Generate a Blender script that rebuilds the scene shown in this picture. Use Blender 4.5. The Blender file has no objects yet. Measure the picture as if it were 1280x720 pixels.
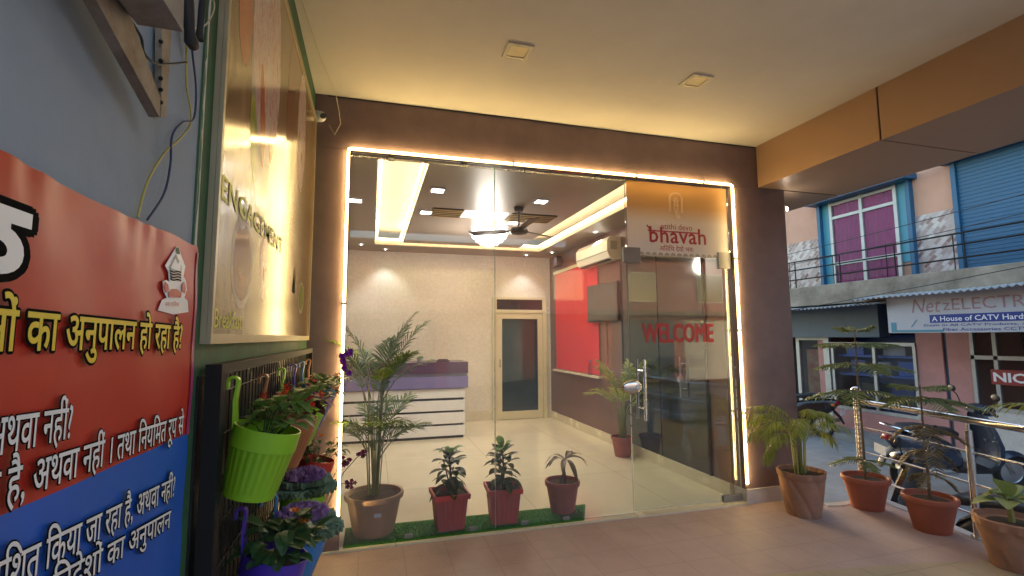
import bpy, bmesh, math, random
from math import sin, cos, pi, radians, atan2, sqrt
from mathutils import Vector, Matrix

random.seed(7)
S = bpy.context.scene
COL = S.collection

# ------------------------------------------------------------------ camera, world, sun, exposure
FPX, PITCH, YAW, ROLL, CAMH = 612.0, radians(5.7), radians(16.0), radians(-0.3), 1.5
FW = Vector((sin(YAW) * cos(PITCH), cos(YAW) * cos(PITCH), sin(PITCH)))
RT0 = Vector((cos(YAW), -sin(YAW), 0)); UP0 = RT0.cross(FW)
RT = RT0 * cos(ROLL) + UP0 * sin(ROLL); UP = UP0 * cos(ROLL) - RT0 * sin(ROLL)
CAMP = Vector((0, 0, CAMH))
cd = bpy.data.cameras.new('camera'); cam = bpy.data.objects.new('camera', cd); COL.objects.link(cam)
cd.sensor_width = 36; cd.lens = FPX / 1280 * 36; cd.clip_start = .03; cd.clip_end = 2000
M = Matrix((RT, UP, -FW)).transposed().to_4x4(); M.translation = CAMP
cam.matrix_world = M
S.camera = cam

SUN_EL, SUN_ROT = radians(8.0), radians(20)
w = bpy.data.worlds.new('World'); S.world = w; w.use_nodes = True
nt = w.node_tree; bg = nt.nodes['Background']
sky = nt.nodes.new('ShaderNodeTexSky'); sky.sky_type = 'NISHITA'; sky.sun_disc = False
sky.sun_elevation = SUN_EL; sky.sun_rotation = SUN_ROT; sky.altitude = 200; sky.dust_density = 1.6; sky.ozone_density = 1.0
nt.links.new(sky.outputs[0], bg.inputs[0]); bg.inputs[1].default_value = 0.15
sl = bpy.data.lights.new('sun', 'SUN'); sl.energy = .05; sl.angle = radians(8); sl.color = (1, .8, .6)
so = bpy.data.objects.new('sun', sl); COL.objects.link(so); so.location = (0, 40, 30)
sd = Vector((sin(SUN_ROT) * cos(SUN_EL), cos(SUN_ROT) * cos(SUN_EL), sin(SUN_EL)))
so.rotation_euler = sd.to_track_quat('Z', 'Y').to_euler()
S.view_settings.view_transform = 'Standard'; S.view_settings.look = 'None'
S.view_settings.gamma = 1; S.view_settings.exposure = 2.74
S.view_settings.use_curve_mapping = False
S.render.engine = 'CYCLES'
S.cycles.use_denoising = True
try: S.cycles.denoiser = 'OPENIMAGEDENOISE'
except Exception: pass
S.cycles.max_bounces = 10; S.cycles.transparent_max_bounces = 16; S.cycles.caustics_reflective = False
S.cycles.sample_clamp_indirect = 6

def ray(px, py): return FW * FPX + RT * (px - 640) - UP * (py - 360)
def onY(px, py, v): d = ray(px, py); return CAMP + d * (v / d.y)
def onX(px, py, v): d = ray(px, py); return CAMP + d * (v / d.x)
def onZ(px, py, v): d = ray(px, py); return CAMP + d * ((v - CAMH) / d.z)

# ------------------------------------------------------------------ materials
MATS = {}
def newmat(name):
    m = bpy.data.materials.new(name); m.use_nodes = True; MATS[name] = m
    return m, m.node_tree.nodes, m.node_tree.links, m.node_tree.nodes['Principled BSDF']

def pm(name, c, r=.5, m=0., var=.12, sc=5., bump=.15, bsc=70., c2=None, coat=0., spec=.5, trans=0.):
    """paint, plastic, plaster, metal: noise colour variation, roughness variation, fine bump"""
    mt, N, L, P = newmat(name)
    tc = N.new('ShaderNodeTexCoord')
    n1 = N.new('ShaderNodeTexNoise'); n1.inputs['Scale'].default_value = sc; n1.inputs['Detail'].default_value = 7
    n1.inputs['Roughness'].default_value = .65
    L.new(tc.outputs['Object'], n1.inputs['Vector'])
    mr = N.new('ShaderNodeMapRange'); mr.inputs[1].default_value = .3; mr.inputs[2].default_value = .7
    L.new(n1.outputs[0], mr.inputs[0])
    mx = N.new('ShaderNodeMix'); mx.data_type = 'RGBA'
    a = c2 if c2 else [v * (1 - var) for v in c]; b = c if c2 else [v * (1 + var) for v in c]
    mx.inputs['A'].default_value = (*a, 1); mx.inputs['B'].default_value = (*b, 1)
    L.new(mr.outputs[0], mx.inputs['Factor']); L.new(mx.outputs['Result'], P.inputs['Base Color'])
    mr2 = N.new('ShaderNodeMapRange'); mr2.inputs[3].default_value = max(0.02, r - .07); mr2.inputs[4].default_value = min(1, r + .09)
    L.new(n1.outputs[0], mr2.inputs[0]); L.new(mr2.outputs[0], P.inputs['Roughness'])
    P.inputs['Metallic'].default_value = m; P.inputs['Specular IOR Level'].default_value = spec
    if coat: P.inputs['Coat Weight'].default_value = coat; P.inputs['Coat Roughness'].default_value = .05
    if bump:
        n2 = N.new('ShaderNodeTexNoise'); n2.inputs['Scale'].default_value = bsc; n2.inputs['Detail'].default_value = 4
        L.new(tc.outputs['Object'], n2.inputs['Vector'])
        bp = N.new('ShaderNodeBump'); bp.inputs['Strength'].default_value = bump; bp.inputs['Distance'].default_value = .004
        L.new(n2.outputs[0], bp.inputs['Height']); L.new(bp.outputs[0], P.inputs['Normal'])
    return mt

def leafmat(name, c, c2, r=.42, tr=.25):
    mt, N, L, P = newmat(name)
    g = N.new('ShaderNodeNewGeometry'); tc = N.new('ShaderNodeTexCoord')
    no = N.new('ShaderNodeTexNoise'); no.inputs['Scale'].default_value = 14; L.new(tc.outputs['Object'], no.inputs['Vector'])
    ad = N.new('ShaderNodeMath'); ad.operation = 'MULTIPLY_ADD'; ad.inputs[1].default_value = .7
    L.new(g.outputs['Random Per Island'], ad.inputs[0])
    sb = N.new('ShaderNodeMath'); sb.operation = 'MULTIPLY'; sb.inputs[1].default_value = .4; L.new(no.outputs[0], sb.inputs[0])
    L.new(sb.outputs[0], ad.inputs[2])
    mx = N.new('ShaderNodeMix'); mx.data_type = 'RGBA'; mx.inputs['A'].default_value = (*c, 1); mx.inputs['B'].default_value = (*c2, 1)
    L.new(ad.outputs[0], mx.inputs['Factor']); L.new(mx.outputs['Result'], P.inputs['Base Color'])
    P.inputs['Roughness'].default_value = r
    t = N.new('ShaderNodeBsdfTranslucent'); L.new(mx.outputs['Result'], t.inputs[0])
    ms = N.new('ShaderNodeMixShader'); ms.inputs[0].default_value = tr
    L.new(P.outputs[0], ms.inputs[1]); L.new(t.outputs[0], ms.inputs[2])
    L.new(ms.outputs[0], N['Material Output'].inputs[0])
    return mt

def emat(name, c, s):
    mt, N, L, P = newmat(name)
    P.inputs['Base Color'].default_value = (.8, .8, .8, 1)
    P.inputs['Emission Color'].default_value = (*c, 1); P.inputs['Emission Strength'].default_value = s
    return mt

def glassmat(name, tint=(1, 1, 1), dust=.012, ior=1.45, gloss=.0):
    mt, N, L, P = newmat(name); N.remove(P)
    t = N.new('ShaderNodeBsdfTransparent'); t.inputs[0].default_value = (*tint, 1)
    g = N.new('ShaderNodeBsdfGlossy'); g.inputs['Roughness'].default_value = gloss
    f = N.new('ShaderNodeFresnel'); f.inputs[0].default_value = ior
    tc = N.new('ShaderNodeTexCoord'); no = N.new('ShaderNodeTexNoise'); no.inputs['Scale'].default_value = 2.2; no.inputs['Detail'].default_value = 6
    L.new(tc.outputs['Object'], no.inputs['Vector'])
    ms = N.new('ShaderNodeMixShader'); L.new(f.outputs[0], ms.inputs[0]); L.new(t.outputs[0], ms.inputs[1]); L.new(g.outputs[0], ms.inputs[2])
    d = N.new('ShaderNodeBsdfDiffuse'); d.inputs[0].default_value = (.7, .7, .68, 1)
    mr = N.new('ShaderNodeMapRange'); mr.inputs[1].default_value = .35; mr.inputs[2].default_value = .75; mr.inputs[3].default_value = dust * .4; mr.inputs[4].default_value = dust * 2
    L.new(no.outputs[0], mr.inputs[0])
    m2 = N.new('ShaderNodeMixShader'); L.new(mr.outputs[0], m2.inputs[0]); L.new(ms.outputs[0], m2.inputs[1]); L.new(d.outputs[0], m2.inputs[2])
    L.new(m2.outputs[0], N['Material Output'].inputs[0])
    return mt

def tilemat(name, c, c2, grout, size, r, mortar=.004, rib=0, bump=.4, var=.1):
    mt, N, L, P = newmat(name)
    tc = N.new('ShaderNodeTexCoord')
    b = N.new('ShaderNodeTexBrick'); b.offset = 0; b.inputs['Scale'].default_value = 1
    b.inputs['Brick Width'].default_value = size; b.inputs['Row Height'].default_value = size
    b.inputs['Mortar Size'].default_value = mortar; b.inputs['Mortar Smooth'].default_value = .1
    b.inputs['Color1'].default_value = (*c, 1); b.inputs['Color2'].default_value = (*c2, 1); b.inputs['Mortar'].default_value = (*grout, 1)
    L.new(tc.outputs['Object'], b.inputs['Vector'])
    n = N.new('ShaderNodeTexNoise'); n.inputs['Scale'].default_value = 1.6; n.inputs['Detail'].default_value = 8; n.inputs['Roughness'].default_value = .7
    L.new(tc.outputs['Object'], n.inputs['Vector'])
    mr = N.new('ShaderNodeMapRange'); mr.inputs[1].default_value = .3; mr.inputs[2].default_value = .7; mr.inputs[3].default_value = 1 - var * 1.6; mr.inputs[4].default_value = 1 + var
    L.new(n.outputs[0], mr.inputs[0])
    mx = N.new('ShaderNodeMix'); mx.data_type = 'RGBA'; mx.blend_type = 'MULTIPLY'; mx.inputs['Factor'].default_value = 1
    L.new(b.outputs[0], mx.inputs['A']); L.new(mr.outputs[0], mx.inputs['B'])
    out = mx.outputs['Result']
    hgt = b.outputs['Fac']
    inv = N.new('ShaderNodeMath'); inv.operation = 'SUBTRACT'; inv.inputs[0].default_value = 1; L.new(hgt, inv.inputs[1])
    hh = inv.outputs[0]
    if rib:
        wv = N.new('ShaderNodeTexWave'); wv.inputs['Scale'].default_value = rib; wv.bands_direction = 'DIAGONAL'
        L.new(tc.outputs['Object'], wv.inputs['Vector'])
        a = N.new('ShaderNodeMath'); a.operation = 'MULTIPLY_ADD'; a.inputs[1].default_value = .5
        L.new(wv.outputs['Fac'], a.inputs[0]); L.new(hh, a.inputs[2]); hh = a.outputs[0]
        m3 = N.new('ShaderNodeMapRange'); m3.inputs[3].default_value = .86; m3.inputs[4].default_value = 1.06; L.new(wv.outputs['Fac'], m3.inputs[0])
        mx2 = N.new('ShaderNodeMix'); mx2.data_type = 'RGBA'; mx2.blend_type = 'MULTIPLY'; mx2.inputs['Factor'].default_value = 1
        L.new(out, mx2.inputs['A']); L.new(m3.outputs[0], mx2.inputs['B']); out = mx2.outputs['Result']
    L.new(out, P.inputs['Base Color'])
    bp = N.new('ShaderNodeBump'); bp.inputs['Strength'].default_value = bump; bp.inputs['Distance'].default_value = .002
    L.new(hh, bp.inputs['Height']); L.new(bp.outputs[0], P.inputs['Normal'])
    m4 = N.new('ShaderNodeMapRange'); m4.inputs[3].default_value = max(.02, r - .06); m4.inputs[4].default_value = r + .1; L.new(n.outputs[0], m4.inputs[0])
    L.new(m4.outputs[0], P.inputs['Roughness'])
    return mt

def gradmat(name, z0, z1, stops, r=.4, axis='Z', tr=0):
    """a print that fades between inks along one axis of the object"""
    mt, N, L, P = newmat(name)
    tc = N.new('ShaderNodeTexCoord'); sx = N.new('ShaderNodeSeparateXYZ'); L.new(tc.outputs['Object'], sx.inputs[0])
    mr = N.new('ShaderNodeMapRange'); mr.inputs[1].default_value = z0; mr.inputs[2].default_value = z1; L.new(sx.outputs[axis], mr.inputs[0])
    cr = N.new('ShaderNodeValToRGB'); L.new(mr.outputs[0], cr.inputs[0])
    e = cr.color_ramp.elements
    e[0].position = stops[0][0]; e[0].color = (*stops[0][1], 1); e[1].position = stops[-1][0]; e[1].color = (*stops[-1][1], 1)
    for p, c in stops[1:-1]:
        k = e.new(p); k.color = (*c, 1)
    L.new(cr.outputs[0], P.inputs['Base Color']); P.inputs['Roughness'].default_value = r
    if tr:
        t = N.new('ShaderNodeBsdfTranslucent'); L.new(cr.outputs[0], t.inputs[0]); ms = N.new('ShaderNodeMixShader'); ms.inputs[0].default_value = tr
        L.new(P.outputs[0], ms.inputs[1]); L.new(t.outputs[0], ms.inputs[2]); L.new(ms.outputs[0], N['Material Output'].inputs[0])
    return mt

# ------------------------------------------------------------------ mesh helper
OFF = {}
class MB:
    def __init__(s): s.v = []; s.f = []; s.mi = []; s.cur = 0
    def add(s, vs, fs):
        o = len(s.v); s.v += [Vector(p) for p in vs]
        s.f += [[i + o for i in f] for f in fs]; s.mi += [s.cur] * len(fs); return s
    def box(s, x0, x1, y0, y1, z0, z1, bev=0):
        if bev <= 0:
            return s.add([(x0, y0, z0), (x1, y0, z0), (x1, y1, z0), (x0, y1, z0), (x0, y0, z1), (x1, y0, z1), (x1, y1, z1), (x0, y1, z1)],
                         [(0, 3, 2, 1), (4, 5, 6, 7), (0, 1, 5, 4), (1, 2, 6, 5), (2, 3, 7, 6), (3, 0, 4, 7)])
        b = bmesh.new(); bmesh.ops.create_cube(b, size=1)
        for q in b.verts: q.co = Vector(((x0 + x1) / 2 + q.co.x * (x1 - x0), (y0 + y1) / 2 + q.co.y * (y1 - y0), (z0 + z1) / 2 + q.co.z * (z1 - z0)))
        bmesh.ops.bevel(b, geom=b.edges[:], offset=bev, segments=2, affect='EDGES', profile=.5)
        return s.bm(b)
    def bm(s, b):
        b.verts.index_update(); s.add([q.co.copy() for q in b.verts], [[q.index for q in f.verts] for f in b.faces]); b.free(); return s
    def tube(s, pts, r, n=8, cap=True):
        pts = [Vector(p) for p in pts]; k = len(pts)
        rs = r if isinstance(r, (list, tuple)) else [r] * k
        prev = None; vs = []; fs = []
        for i, p in enumerate(pts):
            t = (pts[min(i + 1, k - 1)] - pts[max(i - 1, 0)])
            t = t.normalized() if t.length > 1e-9 else Vector((0, 0, 1))
            if prev is None:
                a = t.cross(Vector((0, 0, 1)) if abs(t.z) < .9 else Vector((1, 0, 0))).normalized()
            else:
                a = (prev - t * prev.dot(t)).normalized()
            prev = a; b = t.cross(a)
            for j in range(n):
                q = 2 * pi * j / n; vs.append(p + (a * cos(q) + b * sin(q)) * rs[i])
        for i in range(k - 1):
            for j in range(n):
                fs.append((i * n + j, i * n + (j + 1) % n, (i + 1) * n + (j + 1) % n, (i + 1) * n + j))
        if cap: fs.append(tuple(reversed(range(n)))); fs.append(tuple(range((k - 1) * n, k * n)))
        return s.add(vs, fs)
    def bar(s, a, b, wx, wz, up=(0, 0, 1)):
        a = Vector(a); b = Vector(b); t = (b - a).normalized(); u = Vector(up)
        x = t.cross(u).normalized(); u = x.cross(t)
        vs = [p + x * i * wx / 2 + u * j * wz / 2 for p in (a, b) for i, j in ((-1, -1), (1, -1), (1, 1), (-1, 1))]
        return s.add(vs, [(0, 1, 2, 3), (7, 6, 5, 4), (0, 4, 5, 1), (1, 5, 6, 2), (2, 6, 7, 3), (3, 7, 4, 0)])
    def lathe(s, prof, c=(0, 0, 0), n=28, sq=0, wob=None):
        c = Vector(c); vs = []; fs = []; k = len(prof)
        for i, (r, z) in enumerate(prof):
            for j in range(n):
                q = 2 * pi * j / n; rr = r
                if sq: rr = r / max(abs(cos(q)), abs(sin(q))) if sq == 1 else r
                if wob: rr *= wob(q, z)
                vs.append(c + Vector((cos(q) * rr, sin(q) * rr, z)))
        for i in range(k - 1):
            for j in range(n):
                fs.append((i * n + j, i * n + (j + 1) % n, (i + 1) * n + (j + 1) % n, (i + 1) * n + j))
        if prof[0][0] > 1e-4: fs.append(tuple(reversed(range(n))))
        if prof[-1][0] > 1e-4: fs.append(tuple(range((k - 1) * n, k * n)))
        return s.add(vs, fs)
    def prism(s, pts, d):
        """polygon (3-D points, one plane) pushed along vector d"""
        n = len(pts); d = Vector(d); pts = [Vector(p) for p in pts]
        return s.add(pts + [p + d for p in pts], [tuple(reversed(range(n))), tuple(range(n, 2 * n))] + [(i, (i + 1) % n, n + (i + 1) % n, n + i) for i in range(n)])
    def sphere(s, c, r, u=14, v=9, sc=(1, 1, 1)):
        b = bmesh.new(); bmesh.ops.create_uvsphere(b, u_segments=u, v_segments=v, radius=r)
        for q in b.verts: q.co = Vector((q.co.x * sc[0], q.co.y * sc[1], q.co.z * sc[2])) + Vector(c)
        return s.bm(b)
    def loft(s, secs, n=16, e=2.6):
        """secs: (x, zc, halfwidth_y, halfheight_z) superellipse rings along x"""
        vs = []; fs = []; k = len(secs)
        for x, zc, hy, hz in secs:
            for j in range(n):
                q = 2 * pi * j / n; cc, ss = cos(q), sin(q)
                vs.append((x, hy * math.copysign(abs(cc) ** (2 / e), cc), zc + hz * math.copysign(abs(ss) ** (2 / e), ss)))
        for i in range(k - 1):
            for j in range(n):
                fs.append((i * n + j, (i + 1) * n + j, (i + 1) * n + (j + 1) % n, i * n + (j + 1) % n))
        fs.append(tuple(range(n))); fs.append(tuple(reversed(range((k - 1) * n, k * n))))
        return s.add(vs, fs)
    def blade(s, p, d, up, L, W, droop=.3, seg=4, fold=.25, prof=None):
        """a folded leaf blade from p along d"""
        p = Vector(p); d = Vector(d).normalized(); up = Vector(up)
        sd = d.cross(up)
        if sd.length < 1e-4: sd = d.cross(Vector((1, 0, .1)))
        sd.normalize(); up = sd.cross(d)
        vs = []; fs = []
        for i in range(seg + 1):
            t = i / seg
            c = p + d * (L * t * (1 - .25 * droop * t)) - Vector((0, 0, 1)) * (droop * L * t * t)
            ww = W * (prof(t) if prof else sin(pi * (t * .92 + .06)) ** .8)
            vs += [c - sd * ww + up * fold * ww, c, c + sd * ww + up * fold * ww]
        for i in range(seg):
            a = i * 3; fs += [(a, a + 1, a + 4, a + 3), (a + 1, a + 2, a + 5, a + 4)]
        return s.add(vs, fs)
    def xf(s, m):
        s.v = [m @ p for p in s.v]; return s
    def build(s, name, mat, parent=None, smooth=False, recenter=True):
        me = bpy.data.meshes.new(name)
        if parent is not None: off = OFF.get(parent.name, Vector((0, 0, 0)))
        elif recenter and s.v:
            mn = [min(p[i] for p in s.v) for i in range(3)]; mxx = [max(p[i] for p in s.v) for i in range(3)]
            off = Vector(((mn[0] + mxx[0]) / 2, (mn[1] + mxx[1]) / 2, mn[2]))
        else: off = Vector((0, 0, 0))
        me.from_pydata([p - off for p in s.v], [], s.f)
        for m in (mat if isinstance(mat, (list, tuple)) else [mat]): me.materials.append(MATS[m] if isinstance(m, str) else m)
        for p, k in zip(me.polygons, s.mi): p.material_index = k
        if smooth:
            me.polygons.foreach_set('use_smooth', [True] * len(me.polygons))
            try: me.set_sharp_from_angle(angle=radians(40))
            except Exception: pass
        me.validate(); me.update()
        o = bpy.data.objects.new(name, me); COL.objects.link(o)
        if parent is not None: o.parent = parent; OFF[o.name] = off
        else: o.location = off; OFF[o.name] = off.copy()
        return o

def tag(o, label=None, cat=None, group=None, kind=None):
    if label: o['label'] = label
    if cat: o['category'] = cat
    if group: o['group'] = group
    if kind: o['kind'] = kind
    return o
def thing(name, label, cat, loc=(0, 0, 0), group=None):
    o = bpy.data.objects.new(name, None); COL.objects.link(o); o.empty_display_size = .1
    o.location = loc; OFF[o.name] = Vector(loc)
    return tag(o, label, cat, group)
def struct(name, mb, mat, smooth=False):
    return tag(mb.build(name, mat, smooth=smooth), kind='structure')
def kids(o): return [c for c in bpy.data.objects if c.parent is o]
def copy_tree(o, parent=None):
    c = o.copy(); COL.objects.link(c)
    if parent is not None: c.parent = parent
    for ch in list(kids(o)): copy_tree(ch, c)
    return c
def box(*a, **k): return MB().box(*a, **k)
def lerp(a, b, t): return a + (b - a) * t
def rnd(a, b): return random.uniform(a, b)

def islands_shift(b, d):
    """pieces of lettering that touch lie on slightly different levels"""
    seen = set(); k = 0
    for v in b.verts:
        if v in seen: continue
        st = [v]; seen.add(v)
        while st:
            q = st.pop(); q.co.z += d * (k % 4)
            for e in q.link_edges:
                o = e.other_vert(q)
                if o not in seen: seen.add(o); st.append(o)
        k += 1

def text(body, name, mat, parent, o, xd, yd, wdt=None, hgt=None, bold=0., outline=None, omat=None, shear=0., lift=.0008, olift=.0004, slant_to=None, space=1.0):
    """lettering as flat mesh; o is the lower left corner of its box, xd / yd the writing and up directions"""
    o = Vector(o); xd = Vector(xd).normalized(); yd = Vector(yd).normalized(); nn = xd.cross(yd).normalized()
    def mk(off):
        c = bpy.data.curves.new('lettering', 'FONT'); c.body = body; c.offset = off; c.shear = shear; c.resolution_u = 2; c.space_character = space
        t = bpy.data.objects.new('lettering_source', c); COL.objects.link(t)
        dg = bpy.context.evaluated_depsgraph_get(); dg.update()
        me = bpy.data.meshes.new_from_object(t.evaluated_get(dg)); bpy.data.objects.remove(t); bpy.data.curves.remove(c)
        b = bmesh.new(); b.from_mesh(me); bpy.data.meshes.remove(me)
        return b
    b = mk(bold)
    xs = [q.co.x for q in b.verts]; ys = [q.co.y for q in b.verts]
    x0, x1, y0, y1 = min(xs), max(xs), min(ys), max(ys)
    sx = wdt / (x1 - x0) if wdt else None; sy = hgt / (y1 - y0) if hgt else None
    sx = sx or sy; sy = sy or sx
    for q in b.verts: q.co.z = 0
    islands_shift(b, .00008)
    if outline:
        mb = MB()
        for k in range(12):
            dx, dy = outline * cos(k * pi / 6), outline * sin(k * pi / 6); c = b.copy()
            for q in c.verts:
                q.co = o + xd * ((q.co.x + dx - x0) * sx) + yd * ((q.co.y - y0) * sy + dy * min(sx, sy)) + nn * (olift + q.co.z * .1 + k * .00003)
            mb.bm(c)
        mb.build(name + '_outline', omat, parent)
    mb = MB()
    for q in b.verts: q.co = o + xd * ((q.co.x - x0) * sx) + yd * ((q.co.y - y0) * sy) + nn * (lift + q.co.z)
    mb.bm(b)
    return mb.build(name, mat, parent)
#@@MATS
pm('grey_paint', (.28, .355, .455), .8, var=.1, sc=3, bump=.5, bsc=25)
pm('green_paint', (.045, .13, .06), .6, var=.3, sc=6, bump=.4, bsc=30)
pm('white_flake', (.7, .7, .68), .8, var=.15, bump=.6)
pm('brown_paint', (.19, .128, .122), .55, var=.17, sc=4, bump=.25, bsc=45)
pm('white_plinth', (.62, .6, .56), .6, var=.15, sc=8)
pm('ceiling_paint', (.74, .70, .63), .75, var=.07, sc=1.3, bump=.2, bsc=20)
pm('copper_panel', (.44, .285, .18), .42, m=.4, var=.05, sc=2, bump=.02)
pm('dark_joint', (.03, .02, .02), .7)
tilemat('porch_tile', (.47, .355, .335), (.455, .34, .32), (.39, .295, .275), .3, .58, rib=22, bump=.5, var=.1)
tilemat('beige_tile', (.42, .34, .24), (.40, .32, .22), (.3, .25, .18), .3, .45)
tilemat('lobby_tile', (.72, .66, .48), (.70, .64, .46), (.42, .38, .28), 1.21, .1, mortar=.003, bump=.15, var=.05)
pm('cream_stone', (.66, .6, .44), .25, var=.08, sc=5, bump=.05)
pm('kerb_stone', (.42, .42, .43), .8, var=.15, sc=9, bump=.4)
pm('wallpaper', (.70, .66, .55), .42, var=.1, sc=22, bump=.5, bsc=30)
pm('lobby_brown', (.15, .078, .062), .3, var=.15, sc=3, bump=.08, bsc=60)
pm('lobby_ceiling_gloss', (.34, .275, .235), .40, var=.06, sc=.7, bump=.02, spec=.28)
pm('white_paint', (.8, .79, .76), .6, var=.04)
pm('road_concrete', (.27, .27, .27), .85, var=.18, sc=3, bump=.5, bsc=60)
pm('earth', (.2, .18, .16), .9, var=.2)
pm('steel', (.68, .67, .65), .22, m=1, var=.06, bump=.02)
pm('chrome', (.8, .8, .8), .1, m=1, var=.03, bump=0)
pm('black_metal', (.008, .008, .008), .62, m=.3, var=.3)
pm('black_plastic', (.015, .015, .016), .4, var=.3)
pm('rubber', (.02, .02, .02), .8, var=.3)
pm('soil', (.055, .035, .022), .95, var=.5, sc=30, bump=1, bsc=80)
pm('led_housing', (.3, .24, .15), .5)
emat('led_glow', (1, .70, .28), 7.2)
emat('cove_glow', (1, .74, .36), 4.4)
emat('spot_glow', (.93, .97, 1), 6)
emat('chandelier_glow', (1, .95, .86), 1.6)
emat('panel_glow', (1, .93, .75), .45)
emat('lamp_glow', (1, .97, .85), 14)
glassmat('shop_glass', dust=.03)
glassmat('door_glass', tint=(.93, .96, .94), dust=.02)
glassmat('pale_glass', tint=(.88, .9, .92), dust=.012, ior=1.25)
glassmat('window_glass', tint=(.95, .96, .97), dust=.004, ior=1.15)
glassmat('crystal', tint=(1, 1, 1), dust=.1)
pm('dark_glass', (.012, .016, .018), .06, var=.2, spec=.8, bump=0)
pm('green_glass', (.012, .03, .032), .08, var=.2, spec=.7, bump=0)

# ------------------------------------------------------------------ the setting
FY = 3.81            # facade plane
struct('ground', box(-900, 900, -900, 900, -.95, -.9), 'earth')
mb = MB()
rx = [4.3, 4.7, 5.6, 6.8, 8.3]; rz = [-.70, -.68, -.58, -.44, -.42]
vs = []; fs = []
ys = [-30 + i * 2 for i in range(41)]
for y in ys:
    for x, z in zip(rx, rz): vs.append((x, y, z))
for i in range(len(ys) - 1):
    for j in range(4):
        fs.append((i * 5 + j, i * 5 + j + 1, (i + 1) * 5 + j + 1, (i + 1) * 5 + j))
mb.add(vs, fs); struct('road', mb, 'road_concrete')
struct('road_edge', box(-14, 4.298, -30, -2.6, -.80, -.71), 'road_concrete')
struct('pavement', box(8.3, 9.4, -30, 50, -.6, -.29), 'road_concrete')
# porch floor with a rounded outer corner
edge = [(3.9, 3.62), (4.15, 3.595), (4.40, 3.64), (4.50, 3.79), (4.62, 3.83), (4.65, 3.72), (4.56, 3.5), (4.50, 3.1), (4.46, 2.92), (4.40, 2.72), (4.30, 2.48), (4.26, 2.2), (4.25, 1.6), (4.25, -2.6)]
inner = [(x - .1, y - (.08 if i < 4 else .03)) for i, (x, y) in enumerate(edge)]; inner[0] = (3.9, 3.55)
poly = [(-.45, -2.6), (-.45, FY - .02), (3.9, FY - .02)] + inner
mb = MB(); mb.prism([(x, y, -.92) for x, y in reversed(poly)], (0, 0, .92)); struct('porch_floor', mb, 'porch_tile')
mb = MB()
for i in range(len(edge) - 1):
    a, b, c, d = inner[i], inner[i + 1], edge[i + 1], edge[i]
    mb.prism([(*a, -.9), (*b, -.9), (*c, -.9), (*d, -.9)], (0, 0, .904))
struct('kerb', mb, 'kerb_stone')
mb = MB(); cv = [(.9, 2.705), (1.5, 2.71), (2.0, 2.70), (2.425, 2.67), (2.93, 2.606), (3.5, 2.52), (4.02, 2.41)]
mb.prism([(*p, .002) for p in cv[::-1]] + [(.9, 1.6, .002), (4.02, 1.6, .002)], (0, 0, .003))
struct('floor_border', mb, 'beige_tile')
struct('lobby_floor', box(-.45, 3.28, FY - .015, 8.75, -.3, .012), 'lobby_tile')
# porch ceiling
struct('porch_ceiling', box(-.47, 3.58, -1.0, FY, 3.34, 3.44), 'ceiling_paint')

# ------------------------------------------------------------------ walls of the building
b = MB().box(-.75, -.45, -2.6, 1.42, -.9, 4.2)
tag(b.build('grey_wall', 'grey_paint'), 'blue grey plastered wall behind the red and blue banner', 'wall')
t = thing('green_wall', 'dark green painted wall strip behind the backlit food sign and planter rack', 'wall', (-.5, 2.6, 0))
box(-.75, -.445, 1.42, FY, -.9, 3.34).build('wall_face', 'green_paint', t)
mb = MB(); z = -.1; pts = []
while z < 2.9:
    pts.append((1.437 - rnd(0, .012) - (.012 if z < 1.3 else 0), z)); z += rnd(.015, .05)
mb.prism([(-.4475, 1.4385, -.1)] + [(-.4475, y, z) for y, z in pts] + [(-.4475, 1.4385, 2.9)], (.004, 0, 0))
mb.build('flaking_edge', 'white_flake', t)
t = thing('shop_front_wall', 'dark brown painted wall framing the glass shop front', 'wall', (1.7, 3.9, 0))
box(-.445, 3.9, FY, 3.97, 2.93, 3.44).build('lintel', 'brown_paint', t)
box(-.445, -.185, FY, 3.845, .0, 2.928).build('jamb', 'brown_paint', t)
box(3.27, 3.9, FY, 3.97, .125, 2.928).build('column', 'brown_paint', t)
box(3.272, 3.905, FY - .012, 3.965, -.9, .125).build('plinth', 'white_plinth', t)
box(3.285, 3.895, 3.972, 9.2, -.9, 3.44).build('return_wall', 'brown_paint', t)
# lobby shell
tag(box(-.45, 3.28, 8.75, 8.95, 0, 3.3).build('lobby_back_wall', 'wallpaper'), 'cream patterned wallpaper wall at the far end of the lobby', 'wall')
tag(box(-.62, -.447, 3.812, 8.95, 0, 3.3).build('lobby_side_wall', 'lobby_brown'), 'brown lobby wall beside the reception counter', 'wall')
t = thing('lobby_window_wall', 'brown lobby wall with cream skirting under the red blind', 'wall', (3.28, 6.5, 0))
box(3.262, 3.284, 3.972, 8.75, .13, 3.0).build('wall_face', 'lobby_brown', t)
box(3.235, 3.283, 3.972, 8.75, .012, .13, bev=.004).build('skirting', 'cream_stone', t)
tag(box(-.45, 2.12, 8.72, 8.749, .012, .19).build('back_skirting', 'cream_stone'), kind='structure')
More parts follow.
